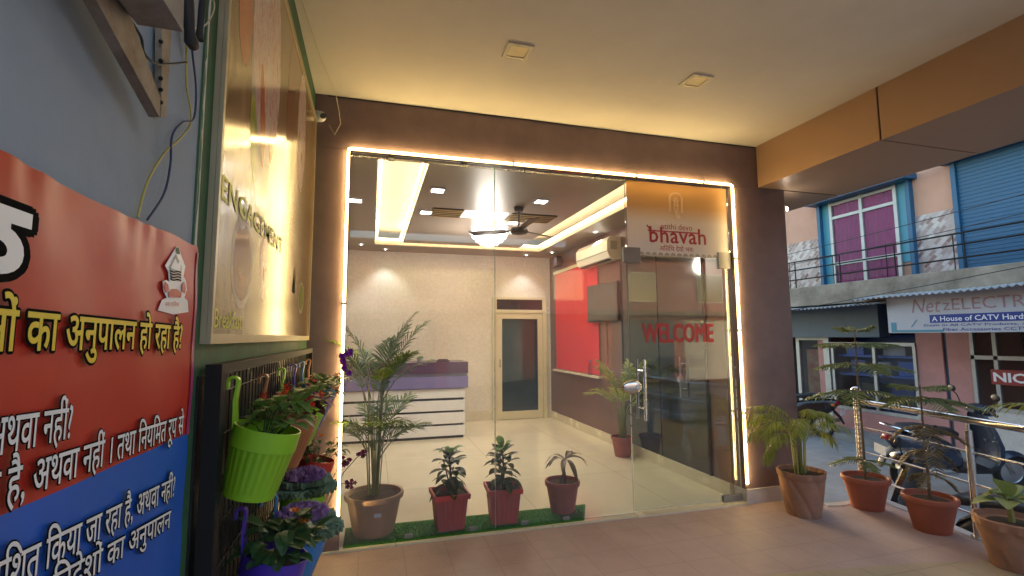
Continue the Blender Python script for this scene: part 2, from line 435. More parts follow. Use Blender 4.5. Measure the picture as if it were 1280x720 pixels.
# lobby ceiling: border, sunk centre panel, a bright channel between
mb = MB()
mb.box(-.45, .02, 3.972, 8.75, 3.0, 3.1); mb.box(2.83, 3.27, 3.972, 8.75, 3.0, 3.1)
mb.box(.02, 2.83, 8.09, 8.75, 3.0, 3.1); mb.box(.02, 2.83, 3.972, 4.05, 3.0, 3.1)
mb.box(.45, 2.38, 4.05, 7.86, 3.0, 3.06)
struct('lobby_ceiling', mb, 'lobby_ceiling_gloss')
struct('cove_ceiling', box(-.45, 3.28, 3.972, 8.75, 3.26, 3.33), 'white_paint')
struct('roof_slab', box(-.75, 3.9, FY + .17, 9.2, 3.445, 3.6), 'white_paint')
mb = MB()
for x, y0, y1 in ((.05, 4.1, 8.06), (.42, 4.1, 7.9), (2.41, 4.1, 7.9), (2.80, 4.1, 8.06)):
    mb.tube([(x, y0, 3.085), (x, y1, 3.085)], .012, 6)
mb.tube([(.05, 8.06, 3.085), (2.8, 8.06, 3.085)], .012, 6); mb.tube([(.42, 7.89, 3.085), (2.41, 7.89, 3.085)], .012, 6)
tag(mb.build('cove_light_strip', 'cove_glow'), 'warm lit strip running round the channel in the lobby ceiling', 'light strip')
# ------------------------------------------------------------------ copper clad beam
t = thing('clad_beam', 'copper panelled beam along the open side of the porch ceiling', 'beam', (4.1, 2, 2.93))
jy = [-1.0, .1, 1.35, 2.6, 3.805]
for a, c in zip(jy, jy[1:]):
    box(3.58, 4.62, a + .006, c - .006, 2.93, 3.45, bev=.004).build('cladding_panel', 'copper_panel', t)
for a, c in ((3.82, 5.2), (5.2, 6.7), (6.7, 9.2)):
    box(3.92, 4.62, a + .006, c - .006, 2.93, 3.45, bev=.004).build('cladding_panel', 'copper_panel', t)
mb = MB(); mb.box(3.60, 4.60, -.99, 3.8, 2.94, 3.44); mb.box(3.94, 4.60, 3.8, 9.2, 2.94, 3.44); mb.build('joint_backing', 'dark_joint', t)
tag(box(-.75, 4.62, -1.0, FY, 3.455, 3.6).build('porch_roof', 'white_paint'), kind='structure')
#@@LEFT
# ------------------------------------------------------------------ left wall: banner
pm('banner_red', (.50, .026, .016), .45, var=.1, sc=4, bump=.35, bsc=9)
pm('banner_blue', (.010, .115, .60), .45, var=.08, sc=4, bump=.3, bsc=9)
pm('banner_pink', (.42, .05, .20), .35, var=.05)
pm('ink_yellow', (.78, .60, .03), .4, var=.04, bump=0); pm('ink_black', (.008, .008, .008), .9, bump=0, spec=.05); pm('ink_white', (.82, .84, .88), .45, var=.04, bump=0)
pm('ink_red', (.50, .04, .035), .45, var=.05, bump=0); pm('ink_maroon', (.30, .03, .04), .5, bump=0); pm('ink_grey', (.42, .38, .33), .5, bump=0)
BX = -.436
t = thing('wall_banner', 'red and blue printed banner with Hindi lettering fixed to the grey wall', 'banner', (BX, .9, .6))
def wav(y, z): return .003 * sin(y * 23 + z * 9) + .002 * sin(z * 31 - y * 7)
def sheet(mb, fy0, fy1, fz0, fz1, ny=40, nz=24, thick=.0015, x=BX):
    vs = []; fs = []
    for i in range(ny + 1):
        for j in range(nz + 1):
            u = i / ny; v = j / nz
            y = lerp(fy0, fy1, u); z0 = fz0(y) if callable(fz0) else fz0; z1 = fz1(y) if callable(fz1) else fz1
            z = lerp(z0, z1, v); k = math.exp(-(z1 - z) / .05) if z1 > 1.5 else 0
            vs.append((x + wav(y, z) * .5 + k * .0022 * (sin(y * 61 + 3 * sin(y * 17)) + .6 * sin(y * 23 + z * 40)), y, z))
    n = nz + 1
    for i in range(ny):
        for j in range(nz): fs.append((i * n + j, (i + 1) * n + j, (i + 1) * n + j + 1, i * n + j + 1))
    mb.add(vs, fs)
def btop(y): return 1.735 + .012 * sin(y * 5) - .012 * max(0, (y - 1.25)) / .2
def bmid(y): return lerp(1.285, 1.262, (y - .7) / .8)
mb = MB(); sheet(mb, -.6, 1.433, bmid, btop, 160, 40); o = mb.build('red_field', 'banner_red', t, smooth=True)
mb = MB(); sheet(mb, -.6, 1.433, .3, bmid); mb.build('blue_field', 'banner_blue', t, smooth=True)
mb = MB(); sheet(mb, 1.415, 1.4335, 1.262, 1.72, 2, 20, x=BX + .0022); mb.build('border_strip', 'banner_pink', t, smooth=True)
YD, ZD = Vector((0, 1, 0)), Vector((0, 0, 1))
def wtext(body, px0, py0, px1, py1, h, bold, outline, mat, omat):
    """Hindi line on the banner between two foot points"""
    a = onX(px0, py0, BX + .006); c = onX(px1, py1, BX + .006)
    d = c - a
    return text(body, 'lettering', mat, t, a, d, ZD, wdt=d.length, hgt=h, bold=bold, outline=outline, omat=omat, lift=.002, olift=.001)
I = '\u093f'
wtext('नों का अनुपालन हो रहा है?', -27, 463, 225, 447, .094, .014, .062, 'ink_yellow', 'ink_black')
wtext('अथवा नहीं?', -22, 585, 86, 556, .074, .008, .05, 'ink_white', 'ink_black')
wtext('जाता है, अथवा नहीं । तथा ' + I + 'नय' + I + 'मत रूप से', -85, 690, 227, 552, .080, .008, .05, 'ink_white', 'ink_black')
wtext('प्रद' + I + 'शत ' + I + 'कया जा रहा है, अथवा नहीं?', -62, 800, 216, 630, .077, .008, .05, 'ink_white', 'ink_black')
wtext(I + 'नदेशों का अनुपालन', 60, 768, 211, 668, .068, .008, .05, 'ink_white', 'ink_black')
zt0 = onX(10, 345, BX + .006).z; zt1 = onX(10, 258, BX + .006).z; yt = onX(36, 300, BX + .006).y
text('ठ', 'title_lettering', 'ink_white', t, (BX + .006, yt - .115, zt0), YD, ZD, wdt=.115, hgt=zt1 - zt0, bold=.05, outline=.09, omat='ink_black', lift=.002, olift=.001)
# crest
def wp(px, py, l=.004): return onX(px, py, BX + l)
mb = MB(); mb.prism([wp(x, y, .002) for x, y in [(197, 388), (202, 375), (208, 372), (204, 364), (203, 352), (207, 350), (211, 352), (210, 340), (206, 332), (219, 310), (222, 308), (231, 333), (229, 345), (232, 352), (233, 362), (230, 372), (234, 376), (235, 390), (216, 393)]], (.001, 0, 0))
o = mb.build('crest', 'ink_white', t)
mb = MB()
mb.prism([wp(x, y) for x, y in [(212, 334), (220, 318), (227, 333), (226, 352), (215, 350)]], (.0004, 0, 0)); mb.build('crest_house', 'ink_grey', o)
mb = MB()
mb.prism([wp(x, y, .0045) for x, y in [(213.5, 334), (219, 323), (222, 330), (225.5, 326), (226, 334), (225, 339), (215, 336)]], (.0003, 0, 0)); mb.build('crest_gable', 'ink_white', o)
mb = MB()
for k in range(4):
    mb.tube([wp(lerp(213, 226, u), 338 + k * 3.4 + 3 * u + 1.2 * sin(u * 6), .005) for u in [i / 8 for i in range(9)]], .0012, 4)
mb.build('crest_waves', 'ink_black', o)
mb = MB()
for pts in ([(206, 352), (210, 356), (211, 362), (207, 366), (205, 360)], [(230, 352), (227, 356), (227, 363), (231, 367), (232, 360)], [(211, 365), (216, 361), (221, 361), (227, 366), (226, 372), (211, 371)]):
    mb.prism([wp(x, y, .0045) for x, y in pts], (.0006, 0, 0))
mb.build('crest_ornament', 'ink_red', o)
text('नगर पा' + I + 'लका', 'crest_lettering', 'ink_red', o, wp(206, 383, .0045), wp(229, 383, 0) - wp(206, 383, 0), ZD, wdt=.08, hgt=.012, lift=.0006)
mb = MB(); mb.prism([wp(220, 310), wp(223, 309), wp(225, 318), wp(221, 317)], (.0006, 0, 0)); mb.build('crest_leaf', 'green_paint', o)

# ------------------------------------------------------------------ concrete ledge, bracket and cables
pm('old_concrete', (.40, .37, .32), .9, sc=9, c2=(.16, .13, .10), bump=1, bsc=30)
pm('rusty_steel', (.38, .34, .28), .7, m=.1, var=.4, sc=14, c2=(.20, .14, .09), bump=.5)
pm('cable_yellow', (.42, .36, .08), .5); pm('cable_blue', (.03, .05, .12), .5); pm('cable_black', (.02, .02, .022), .6); pm('cable_cream', (.6, .55, .42), .6)
def wx(px, py, x): return onX(px, py, x)
mb = MB()
e0 = [(150, -40), (153, 8), (172, 31), (229, 40), (231, -40)]
mb.prism([onY(px, py, .90) for px, py in e0], (0, -1.6, 0))
tag(mb.build('concrete_ledge', 'old_concrete'), 'weathered concrete ledge end jutting over the bracket at the top of the grey wall', 'ledge')
t = thing('steel_bracket', 'rusty triangular steel bracket on the grey wall under the concrete ledge', 'bracket', tuple(wx(197, 145, -.44)))
mb = MB(); mb.prism([wx(*p, -.40) for p in [(98, -30), (140, -30), (196, 122), (195, 146)]], (.006, 0, 0)); mb.build('brace', 'rusty_steel', t)
mb = MB(); mb.prism([wx(*p, -.40) for p in [(98, -30), (104, -30), (196, 140), (195, 147)]], (-.012, 0, 0)); mb.build('brace_flange', 'rusty_steel', t)
mb = MB(); mb.prism([wx(*p, -.444) for p in [(193, 146), (194, 34), (207, 34), (199, 146)]], (.012, 0, 0)); mb.build('wall_plate', 'rusty_steel', t)
mb = MB()
for y in (52, 76, 98, 112, 128): MB().sphere(wx(201, y, -.43), .0045, 8, 6).build('bolt', 'black_metal', t)
def cable(pts, r, mat, label, x=-.438):
    P = [Vector(wx(px, py, x)) for px, py in pts]; Q = []
    for i in range(len(P) - 1):
        p0, p1, p2, p3 = P[max(i - 1, 0)], P[i], P[i + 1], P[min(i + 2, len(P) - 1)]
        for k in range(6):
            u = k / 6; Q.append(.5 * ((2 * p1) + (p2 - p0) * u + (2 * p0 - 5 * p1 + 4 * p2 - p3) * u * u + (3 * p1 - p0 - 3 * p2 + p3) * u ** 3))
    Q.append(P[-1]); tag(MB().tube(Q, r, 6).build('cable', mat, smooth=True), label, 'cable', 'cables on the grey wall')
cable([(231, 20), (233, 60), (233, 105), (239, 150), (226, 172), (205, 192), (184, 228), (172, 272)], .0022, 'cable_yellow', 'yellow cable hanging down the grey wall to the banner top')
cable([(236, 20), (240, 62), (245, 112), (242, 148), (228, 153), (215, 170), (213, 205), (205, 242), (184, 275)], .0024, 'cable_blue', 'dark blue cable twisting beside the yellow one on the grey wall', -.436)
cable([(160, 20), (176, 46), (180, 66), (194, 79), (212, 80), (233, 78)], .0026, 'cable_black', 'black cable looping from the steel bracket across to the hanging cables', -.425)
cable([(256, -20), (268, 5), (262, 25), (250, 36), (243, 34)], .0018, 'cable_cream', 'thin cream cable looping above the green wall edge', -.43)
t = thing('cable_bundle', 'black cable joints hanging at the top corner of the grey wall', 'cable bundle', tuple(wx(238, 58, -.42)))
for pts, rr in (([(233, -30), (235, 10), (237, 40), (239, 52), (242, 58)], [.012, .013, .011, .015, .012]), ([(256, -30), (252, 15), (250, 36), (249, 50)], [.007, .008, .007, .010])):
    MB().tube([wx(px, py, -.42) for px, py in pts], rr, 10).build('cable_joint', 'cable_black', t, smooth=True)

# ------------------------------------------------------------------ backlit food sign
pm('tan_frame', (.46, .40, .27), .45, m=.3, var=.1)
def foodmat():
    mt, N, L, P = newmat('sign_print')
    tc = N.new('ShaderNodeTexCoord')
    mp = N.new('ShaderNodeMapping'); mp.inputs['Scale'].default_value = (1, 2.6, .9); L.new(tc.outputs['Object'], mp.inputs[0])
    n = N.new('ShaderNodeTexNoise'); n.inputs['Scale'].default_value = 3.2; n.inputs['Detail'].default_value = 5; n.inputs['Distortion'].default_value = .8
    L.new(mp.outputs[0], n.inputs['Vector'])
    cr = N.new('ShaderNodeValToRGB'); L.new(n.outputs[0], cr.inputs[0]); e = cr.color_ramp.elements
    e[0].position = .3; e[0].color = (.17, .11, .05, 1); e[1].position = .7; e[1].color = (.30, .21, .095, 1)
    L.new(cr.outputs[0], P.inputs['Base Color']); P.inputs['Roughness'].default_value = .15
    P.inputs['Specular IOR Level'].default_value = .9
    wv = N.new('ShaderNodeTexWave'); wv.bands_direction = 'Z'; wv.inputs['Scale'].default_value = 38; wv.inputs['Distortion'].default_value = .6
    L.new(tc.outputs['Object'], wv.inputs['Vector'])
    bp = N.new('ShaderNodeBump'); bp.inputs['Strength'].default_value = .09; bp.inputs['Distance'].default_value = .002
    L.new(wv.outputs['Fac'], bp.inputs['Height']); L.new(bp.outputs[0], P.inputs['Normal'])
foodmat()
def inkmat(name, c, c2, sc=14):
    pm(name, c, .12, c2=c2, sc=sc, bump=0, spec=.6)

def dishmat():
    mt, N, L, P = newmat('print_food')
    tc = N.new('ShaderNodeTexCoord'); mp = N.new('ShaderNodeMapping'); mp.inputs['Scale'].default_value = (1, 3, 1); L.new(tc.outputs['Object'], mp.inputs[0])
    n = N.new('ShaderNodeTexNoise'); n.inputs['Scale'].default_value = 9; n.inputs['Detail'].default_value = 3; n.inputs['Distortion'].default_value = 1.2; L.new(mp.outputs[0], n.inputs['Vector'])
    cr = N.new('ShaderNodeValToRGB'); L.new(n.outputs[0], cr.inputs[0]); e = cr.color_ramp.elements
    e[0].position = .28; e[0].color = (.50, .16, .08, 1); e[1].position = .75; e[1].color = (.40, .34, .10, 1)
    for p, c in ((.4, (.62, .40, .34)), (.48, (.68, .60, .56)), (.56, (.56, .34, .36)), (.64, (.66, .58, .50))):
        k = e.new(p); k.color = (*c, 1)
    L.new(cr.outputs[0], P.inputs['Base Color']); P.inputs['Roughness'].default_value = .14; P.inputs['Specular IOR Level'].default_value = .8
dishmat()
inkmat('print_orange', (.55, .16, .06), (.42, .12, .05)); inkmat('print_plate', (.46, .42, .38), (.36, .32, .28), 6)
inkmat('print_greens', (.42, .45, .05), (.16, .28, .04), 16); inkmat('print_drink', (.30, .12, .06), (.2, .08, .04), 8); inkmat('print_pink', (.52, .26, .26), (.44, .16, .2), 16); inkmat('print_cream', (.62, .54, .46), (.5, .4, .3), 16); pm('print_lime', (.60, .60, .03), .5, var=.05, bump=0, spec=.25)
SX = -.425
t = thing('food_signboard', 'tall tan framed food signboard with yellow lettering on the green wall', 'sign', (SX, 2.65, 1.5))
SY0, SY1, SZ0, SZ1 = 1.505, 3.70, 1.485, 3.10
box(-.444, SX - .004, SY0, SY1, SZ0, SZ1).build('box_body', 'tan_frame', t)
mb = MB(); ny, nz = 2, 2
mb.add([(SX, SY0 + .025, SZ0 + .025), (SX, SY1 - .025, SZ0 + .025), (SX, SY1 - .025, SZ1 - .025), (SX, SY0 + .025, SZ1 - .025)], [(0, 1, 2, 3)])
face = mb.build('printed_face', 'sign_print', t)
mb = MB()
for a in ((SY0, SY1, SZ0, SZ0 + .028), (SY0, SY1, SZ1 - .028, SZ1)): mb.box(SX - .003, SX + .008, *a)
for a in ((SY0, SY0 + .018, SZ0 + .028, SZ1 - .028), (SY1 - .018, SY1, SZ0 + .028, SZ1 - .028)): mb.box(SX - .003, SX + .008, *a)
mb.build('sign_frame', 'tan_frame', t)
def ell(cy, cz, ry, rz, mat, name, l, n=36, jag=0, a0=0, parent=face):
    pts = []
    for i in range(n):
        q = 2 * pi * i / n; k = 1 + jag * rnd(-1, 1)
        y = ry * cos(q) * k; z = rz * sin(q) * k
        pts.append((SX + l * .35, cy + y * cos(a0) - z * sin(a0), cz + y * sin(a0) + z * cos(a0)))
    mb = MB(); mb.add(pts, [tuple(range(n))]); return mb.build(name, mat, parent)
ell(2.0, 2.42, .17, .48, 'print_plate', 'printed_plate', .0010, a0=.16)
ell(2.07, 2.70, .26, .5, 'print_food', 'printed_dish', .0014, jag=.03, n=60, a0=.1)
ell(1.72, 2.62, .09, .22, 'print_orange', 'printed_dish', .0018, jag=.03, n=40)
ell(1.90, 2.22, .05, .16, 'print_greens', 'printed_salad', .0022, jag=.03, n=40, a0=.3)
ell(2.02, 2.36, .04, .2, 'print_orange', 'printed_dish', .0026, jag=.03, n=40, a0=.2)
ell(2.66, 2.62, .12, .45, 'print_drink', 'printed_drink', .0010, n=24, jag=.03)
ell(3.05, 2.72, .16, .36, 'print_food', 'printed_dish', .0012, jag=.03, n=50)
ell(1.83, 1.76, .14, .16, 'print_plate', 'printed_plate', .0010); ell(1.83, 1.76, .115, .135, 'print_drink', 'printed_soup', .0014)
ell(1.80, 1.92, .06, .055, 'print_plate', 'printed_plate', .0018); ell(1.80, 1.92, .03, .03, 'print_greens', 'printed_salad', .0022)
ell(2.16, 1.8, .07, .15, 'print_food', 'printed_dish', .0012, jag=.03, n=40)
ell(3.28, 1.75, .12, .1, 'print_plate', 'printed_plate', .0010); ell(3.28, 1.75, .1, .08, 'print_greens', 'printed_salad', .0014)
mb = MB(); mb.prism([(SX + .0035, 2.92, 1.76), (SX + .0035, 3.0, 1.75), (SX + .0035, 2.97, 1.90), (SX + .0035, 2.955, 1.83)], (.001, 0, 0)); mb.build('tear_mark', 'ink_black', face)
text('ENGAGEMENT', 'lettering', 'print_lime', face, (SX + .0012, 1.55, 1.90), YD, ZD, wdt=1.0, hgt=.075, bold=.01, lift=.001)
text('Breakfast', 'lettering', 'print_lime', face, (SX + .0012, 1.55, 1.53), YD, ZD, wdt=.30, hgt=.055, lift=.001)
text('Party Hall', 'lettering', 'print_lime', face, (SX + .002, 2.75, 2.05), YD, ZD, wdt=.5, hgt=.06, lift=.001) if False else None
# ------------------------------------------------------------------ planter rack
t = thing('planter_rack', 'black wire grid planter rack fixed to the green wall', 'rack', (-.42, 2.7, .3))
RX = -.405; RY0, RY1, RZ0, RZ1 = 1.55, 3.62, .30, 1.40
mb = MB(); mb.box(RX - .02, RX + .02, RY0 - .05, RY0, RZ0, RZ1); mb.box(RX - .02, RX + .02, RY1, RY1 + .03, RZ0, RZ1); mb.box(RX - .02, RX + .02, RY0 - .05, RY1 + .03, RZ1, RZ1 + .03)
mb.box(RX - .02, RX + .02, RY0 - .05, RY1 + .03, RZ0 - .03, RZ0); mb.build('rack_frame', 'black_metal', t)
mb = MB()
n = 42
for i in range(n): y = lerp(RY0, RY1, (i + .5) / n); mb.tube([(RX, y, RZ0), (RX, y, RZ1)], .0022, 5)
for i in range(9): z = lerp(RZ0, RZ1, (i + .6) / 9); mb.tube([(RX + .005, RY0, z), (RX + .005, RY1, z)], .003, 5)
mb.build('wire_grid', 'black_metal', t)
box(-.444, -.438, RY0 - .05, RY1, RZ0, RZ1).build('back_sheet', 'black_plastic', t)
#@@PLANTS
# ------------------------------------------------------------------ plants
leafmat('palm_green', (.05, .12, .02), (.20, .30, .05)); leafmat('palm_lime', (.16, .26, .03), (.38, .42, .07)); leafmat('palm_olive', (.09, .16, .02), (.30, .34, .06)); leafmat('palm_stem', (.2, .24, .06), (.3, .3, .1), tr=.05)
leafmat('croton_green', (.015, .035, .014), (.08, .12, .03)); leafmat('croton_young', (.08, .2, .02), (.16, .3, .04)); leafmat('bark_brown', (.08, .05, .03), (.14, .1, .06), tr=0)
leafmat('dracaena_brown', (.07, .04, .028), (.13, .085, .05)); leafmat('pine_green', (.09, .15, .06), (.24, .30, .12)); leafmat('pine_dry', (.16, .13, .07), (.26, .21, .12))
leafmat('dieff_green', (.09, .2, .05), (.45, .5, .22)); leafmat('leaf_fresh', (.05, .15, .025), (.2, .34, .08)); leafmat('leaf_dark', (.03, .085, .025), (.07, .15, .05))
leafmat('maroon_leaf', (.05, .008, .012), (.12, .02, .025)); leafmat('flower_red', (.6, .02, .02), (.75, .06, .03)); leafmat('flower_orange', (.75, .16, .02), (.8, .28, .03))
leafmat('flower_purple', (.16, .02, .35), (.3, .05, .5)); leafmat('cabbage_purple', (.22, .09, .32), (.46, .28, .52)); leafmat('cabbage_green', (.08, .16, .09), (.28, .38, .26)); leafmat('flower_wine', (.14, .02, .06), (.22, .04, .1))
pm('beige_pot', (.48, .30, .195), .6, var=.12, sc=5); pm('red_pot', (.52, .085, .08), .55, var=.12, sc=6); pm('brick_pot', (.34, .10, .06), .6, var=.14, sc=6)
pm('clay_pot', (.40, .20, .13), .8, var=.3, sc=9, c2=(.27, .16, .11), bump=.6, bsc=30); pm('dull_red_pot', (.34, .10, .08), .65, var=.2, sc=7); pm('sticker_white', (.7, .68, .72), .5)

def frond(mb, st, base, az, el, L, leaf, curve, W=.012, n=18, dp=.3):
    """areca frond: an arching rachis and two ranks of narrow leaflets"""
    h = Vector((cos(az), sin(az), 0)); P = []; p = Vector(base); e = el
    K = 12
    for i in range(K + 1):
        P.append(p.copy()); p = p + (h * cos(e) + Vector((0, 0, 1)) * sin(e)) * (L / K); e -= curve / K
    st.tube(P, [lerp(.0055, .0012, i / K) for i in range(K + 1)], 5)
    for i in range(n):
        t = lerp(.32, 1.0, i / (n - 1)); k = t * K; a = int(min(k, K - 1)); f = k - a
        q = P[a].lerp(P[a + 1], f); tg = (P[a + 1] - P[a]).normalized(); sd = tg.cross(Vector((0, 0, 1)))
        if sd.length < .05: sd = Vector((-h.y, h.x, 0))
        sd.normalize(); up = sd.cross(tg)
        ll = leaf * 1.15 * (sin(pi * (.18 + .74 * (i / (n - 1)))) ** .7) * rnd(.85, 1.1)
        fw = lerp(.8, 2.0, i / (n - 1))
        for s_ in (-1, 1):
            d = (sd * s_ + tg * fw + up * rnd(.15, .45)).normalized()
            mb.blade(q, d, up, ll, W * rnd(.8, 1.15), droop=rnd(dp * .5, dp * 1.5), seg=3, fold=.15)

def palm(name, label, loc, potr, poth, top, nf, spread, potmat, leafm, rise=0, tiers=None, droop=.3, stem=1., seed=1, group=None, lean=0., pot_style='rim', W=.0078, dirs=None):
    random.seed(seed); loc = Vector(loc)
    t = thing(name, label, 'potted plant', loc, group)
    mb = MB(); r0, r1 = potr * .68, potr
    wob = None
    if pot_style == 'twist': wob = lambda q, z: 1 - .075 * max(0, sin(6 * q + z * 20)) ** 5 + .012 * sin(3 * q + 1)
    prof = [(r0, 0), (r0 * 1.02, .01)]
    for i in range(1, 17): prof.append((lerp(r0, r1 * .93, (i / 16) ** .85), poth * .86 * i / 16))
    if pot_style == 'rim': prof += [(r1 * .94, poth * .86), (r1 * 1.02, poth * .88), (r1 * 1.04, poth * .95), (r1 * 1.02, poth), (r1 * .93, poth), (r1 * .9, poth * .9)]
    else: prof += [(r1 * .97, poth * .88), (r1 * 1.0, poth), (r1 * .92, poth), (r1 * .88, poth * .9)]
    mb.lathe(prof, loc, 96, wob=wob); pot = mb.build('pot', potmat, t, smooth=True)
    mb = MB(); mb.lathe([(r1 * .9, poth * .9), (r1 * .5, poth * .915), (.001, poth * .93)], loc, 24); mb.build('soil', 'soil', t)
    fm, st = MB(), MB(); base = loc + Vector((0, 0, poth * .9))
    for i in range(nf):
        az = i * 2.399 + rnd(-.3, .3); 
        if dirs: az = dirs[i % len(dirs)] + rnd(-.2, .2)
        k = i / max(1, nf - 1)
        b0 = base + Vector((cos(az), sin(az), 0)) * rnd(0, potr * .28)
        sh = top * lerp(.18, .55, rnd(0, 1)) * (1 + rise)
        lp = b0 + Vector((cos(az) * sh * .10 + lean * sh, sin(az) * sh * .10, sh))
        el = lerp(1.45, .95, rnd(0, 1)); L = (top - sh * .9) * rnd(.85, 1.1); cv_ = rnd(.9, 1.7)
        if tiers:
            tt = tiers[i % len(tiers)]; sh = tt[0] * rnd(.88, 1.1); L = tt[1] * rnd(.85, 1.12); el = rnd(tt[2], tt[3]); cv_ = rnd(tt[4] * .8, tt[4] * 1.2)
            lp = b0 + Vector((cos(az) * sh * .06 + lean * sh, sin(az) * sh * .06, sh))
        st.tube([b0, b0.lerp(lp, .5), lp], [.0065 * stem, .0055 * stem, .0045 * stem], 6)
        frond(fm, st, lp, az, el, max(L, .3), spread * rnd(.8, 1.1), cv_, W=W, dp=droop)
    st.build('stems', 'palm_stem', t, smooth=True); fm.build('fronds', leafm, t)
    return t, pot

# big areca in the beige pot, just inside the glass
t, pot = palm('potted_palm', 'tall areca palm in a large beige pot behind the glass beside the lit frame', (.05, 4.06, .016), .215, .30, 1.28, 27, .18, 'beige_pot', 'palm_green', seed=4, stem=.75, tiers=[(.78, .58, 1.25, 1.55, .75), (.30, .44, .95, 1.35, 1.2), (.72, .50, 1.05, 1.4, 1.0), (.36, .5, 1.1, 1.4, 1.1)])
mb = MB(); mb.box(.05, .10, 3.858, 3.862, .19, .215); mb.xf(Matrix.Translation((0, .0, 0))); mb.build('price_sticker', 'sticker_white', pot)
palm('potted_palm', 'young areca palm in a brown pot by the dark glass door inside the lobby', (3.05, 5.66, .016), .14, .24, 1.05, 14, .17, 'dull_red_pot', 'palm_lime', seed=9, tiers=[(.45, .62, 1.15, 1.5, .9), (.3, .5, 1.0, 1.4, 1.2)])
palm('potted_palm', 'yellowing areca palm in a twisted clay pot beside the brown column', (3.545, 3.46, .0), .19, .36, .62, 17, .13, 'clay_pot', 'palm_olive', seed=13, pot_style='twist', dirs=[2.9, 3.4, 2.5, 3.8, .2, 4.6, 2.2, .7, 3.1, 5.4, 1.6, 4.1, 3.3, 0, 2.7], W=.0052, droop=.7, tiers=[(.34, .44, .8, 1.35, 1.9), (.24, .42, .7, 1.2, 1.9), (.4, .40, .9, 1.4, 1.7)])
palm('potted_palm', 'areca palm at the near end of the railing with a frond arching over the handrail', (4.02, 1.66, .006), .18, .32, .8, 5, .16, 'clay_pot', 'palm_lime', seed=31, W=.0075, droop=.5, dirs=[2.1, .4, 4.6, 3.6, 5.4], tiers=[(.5, .75, .9, 1.2, 1.5), (.4, .6, .7, 1.2, 1.6)])

def rimpot(mb, loc, r0, r1, h, n=36):
    prof = [(r0, 0), (r0 * 1.03, .012)]
    for i in range(1, 7): prof.append((lerp(r0, r1 * .92, i / 6), h * .82 * i / 6))
    prof += [(r1 * .93, h * .82), (r1 * 1.0, h * .84), (r1 * 1.03, h * .93), (r1, h), (r1 * .92, h), (r1 * .88, h * .88)]
    return mb.lathe(prof, loc, n)
def squarepot(mb, loc, r0, r1, h):
    loc = Vector(loc)
    def ring(r, z): 
        pts = []
        for k in range(4):
            a0 = Vector((r, -r)) if k == 0 else Vector((r, r)) if k == 1 else Vector((-r, r)) if k == 2 else Vector((-r, -r))
            a1 = Vector((r, r)) if k == 0 else Vector((-r, r)) if k == 1 else Vector((-r, -r)) if k == 2 else Vector((r, -r))
            for i in range(24):
                u = (i + .0) / 24; p = a0.lerp(a1, u); nrm = Vector((a1 - a0)).normalized(); nrm = Vector((nrm.y, -nrm.x))
                g = 0 if z > h * .84 or z < .03 or u < .08 or u > .92 else -.003 * (1 if (i % 4) < 1 else 0)
                p = p + nrm * g; pts.append(loc + Vector((p.x, p.y, z)))
        return pts
    rings = [ring(r0, 0), ring(r0 * 1.02, .029), ring(r0 * 1.03, .031), ring(r1 * .9, h * .84), ring(r1 * .905, h * .845), ring(r1 * 1.02, h * .86), ring(r1 * 1.04, h * .99), ring(r1 * 1.02, h), ring(r1 * .92, h), ring(r1 * .88, h * .86)]
    n = 96; vs = [p for r in rings for p in r]; fs = []
    for i in range(len(rings) - 1):
        for j in range(n): fs.append((i * n + j, i * n + (j + 1) % n, (i + 1) * n + (j + 1) % n, (i + 1) * n + j))
    fs.append(tuple(reversed(range(n)))); fs.append(tuple(range((len(rings) - 1) * n, len(rings) * n)))
    return mb.add(vs, fs)
def obov(t): return max(.02, sin(pi * min(1, t ** 1.25 * .96 + .02)) ** .8)

def croton(label, loc, rot, seed):
    random.seed(seed); loc = Vector(loc)
    t = thing('potted_croton', label, 'potted plant', loc, 'square red pots on the green mat')
    R = Matrix.Translation(loc) @ Matrix.Rotation(rot, 4, 'Z')
    mb = squarepot(MB(), (0, 0, 0), .1, .135, .27); mb.xf(R); mb.build('pot', 'red_pot', t)
    mb = MB().box(-.117, .117, -.117, .117, .22, .24); mb.xf(R); mb.build('soil', 'soil', t)
    st, lf, yg = MB(), MB(), MB(); z0 = .24
    H = .38
    st.tube([loc + Vector((0, 0, z0 - .02)), loc + Vector((.01, .005, z0 + H * .4)), loc + Vector((-.005, 0, z0 + H * .85))], [.012, .009, .005], 7)
    for (ax, hh) in ((.8, .2), (3.6, .28)):
        st.tube([loc + Vector((0, 0, z0 + .08)), loc + Vector((cos(ax) * .06, sin(ax) * .06, z0 + hh))], [.007, .004], 6)
    for i in range(36):
        k = i / 35; az = i * 2.4 + rnd(-.3, .3); z = z0 + lerp(.06, H * .85, k); el = lerp(-.1, 1.0, k) + rnd(-.25, .25)
        L = lerp(.13, .19, rnd(0, 1)) * (1.15 if k > .4 else .9)
        bs = loc + Vector((rnd(-.01, .01) + cos(az) * .02 * (1 - k), rnd(-.01, .01) + sin(az) * .02 * (1 - k), z))
        d = Vector((cos(az) * cos(el), sin(az) * cos(el), sin(el)))
        (yg if k > .88 else lf).blade(bs, d, Vector((0, 0, 1)), L, .036, droop=rnd(.2, .7), seg=5, fold=.25, prof=obov)
    st.build('stem', 'bark_brown', t, smooth=True); lf.build('foliage', 'croton_green', t); yg.build('young_leaves', 'croton_young', t)
croton('croton in a square red pot next to the tall palm on the green mat', (.62, 3.99, .026), .05, 21)
croton('croton in a square red pot behind the glass joint on the green mat', (1.06, 4.0, .026), -.08, 33)

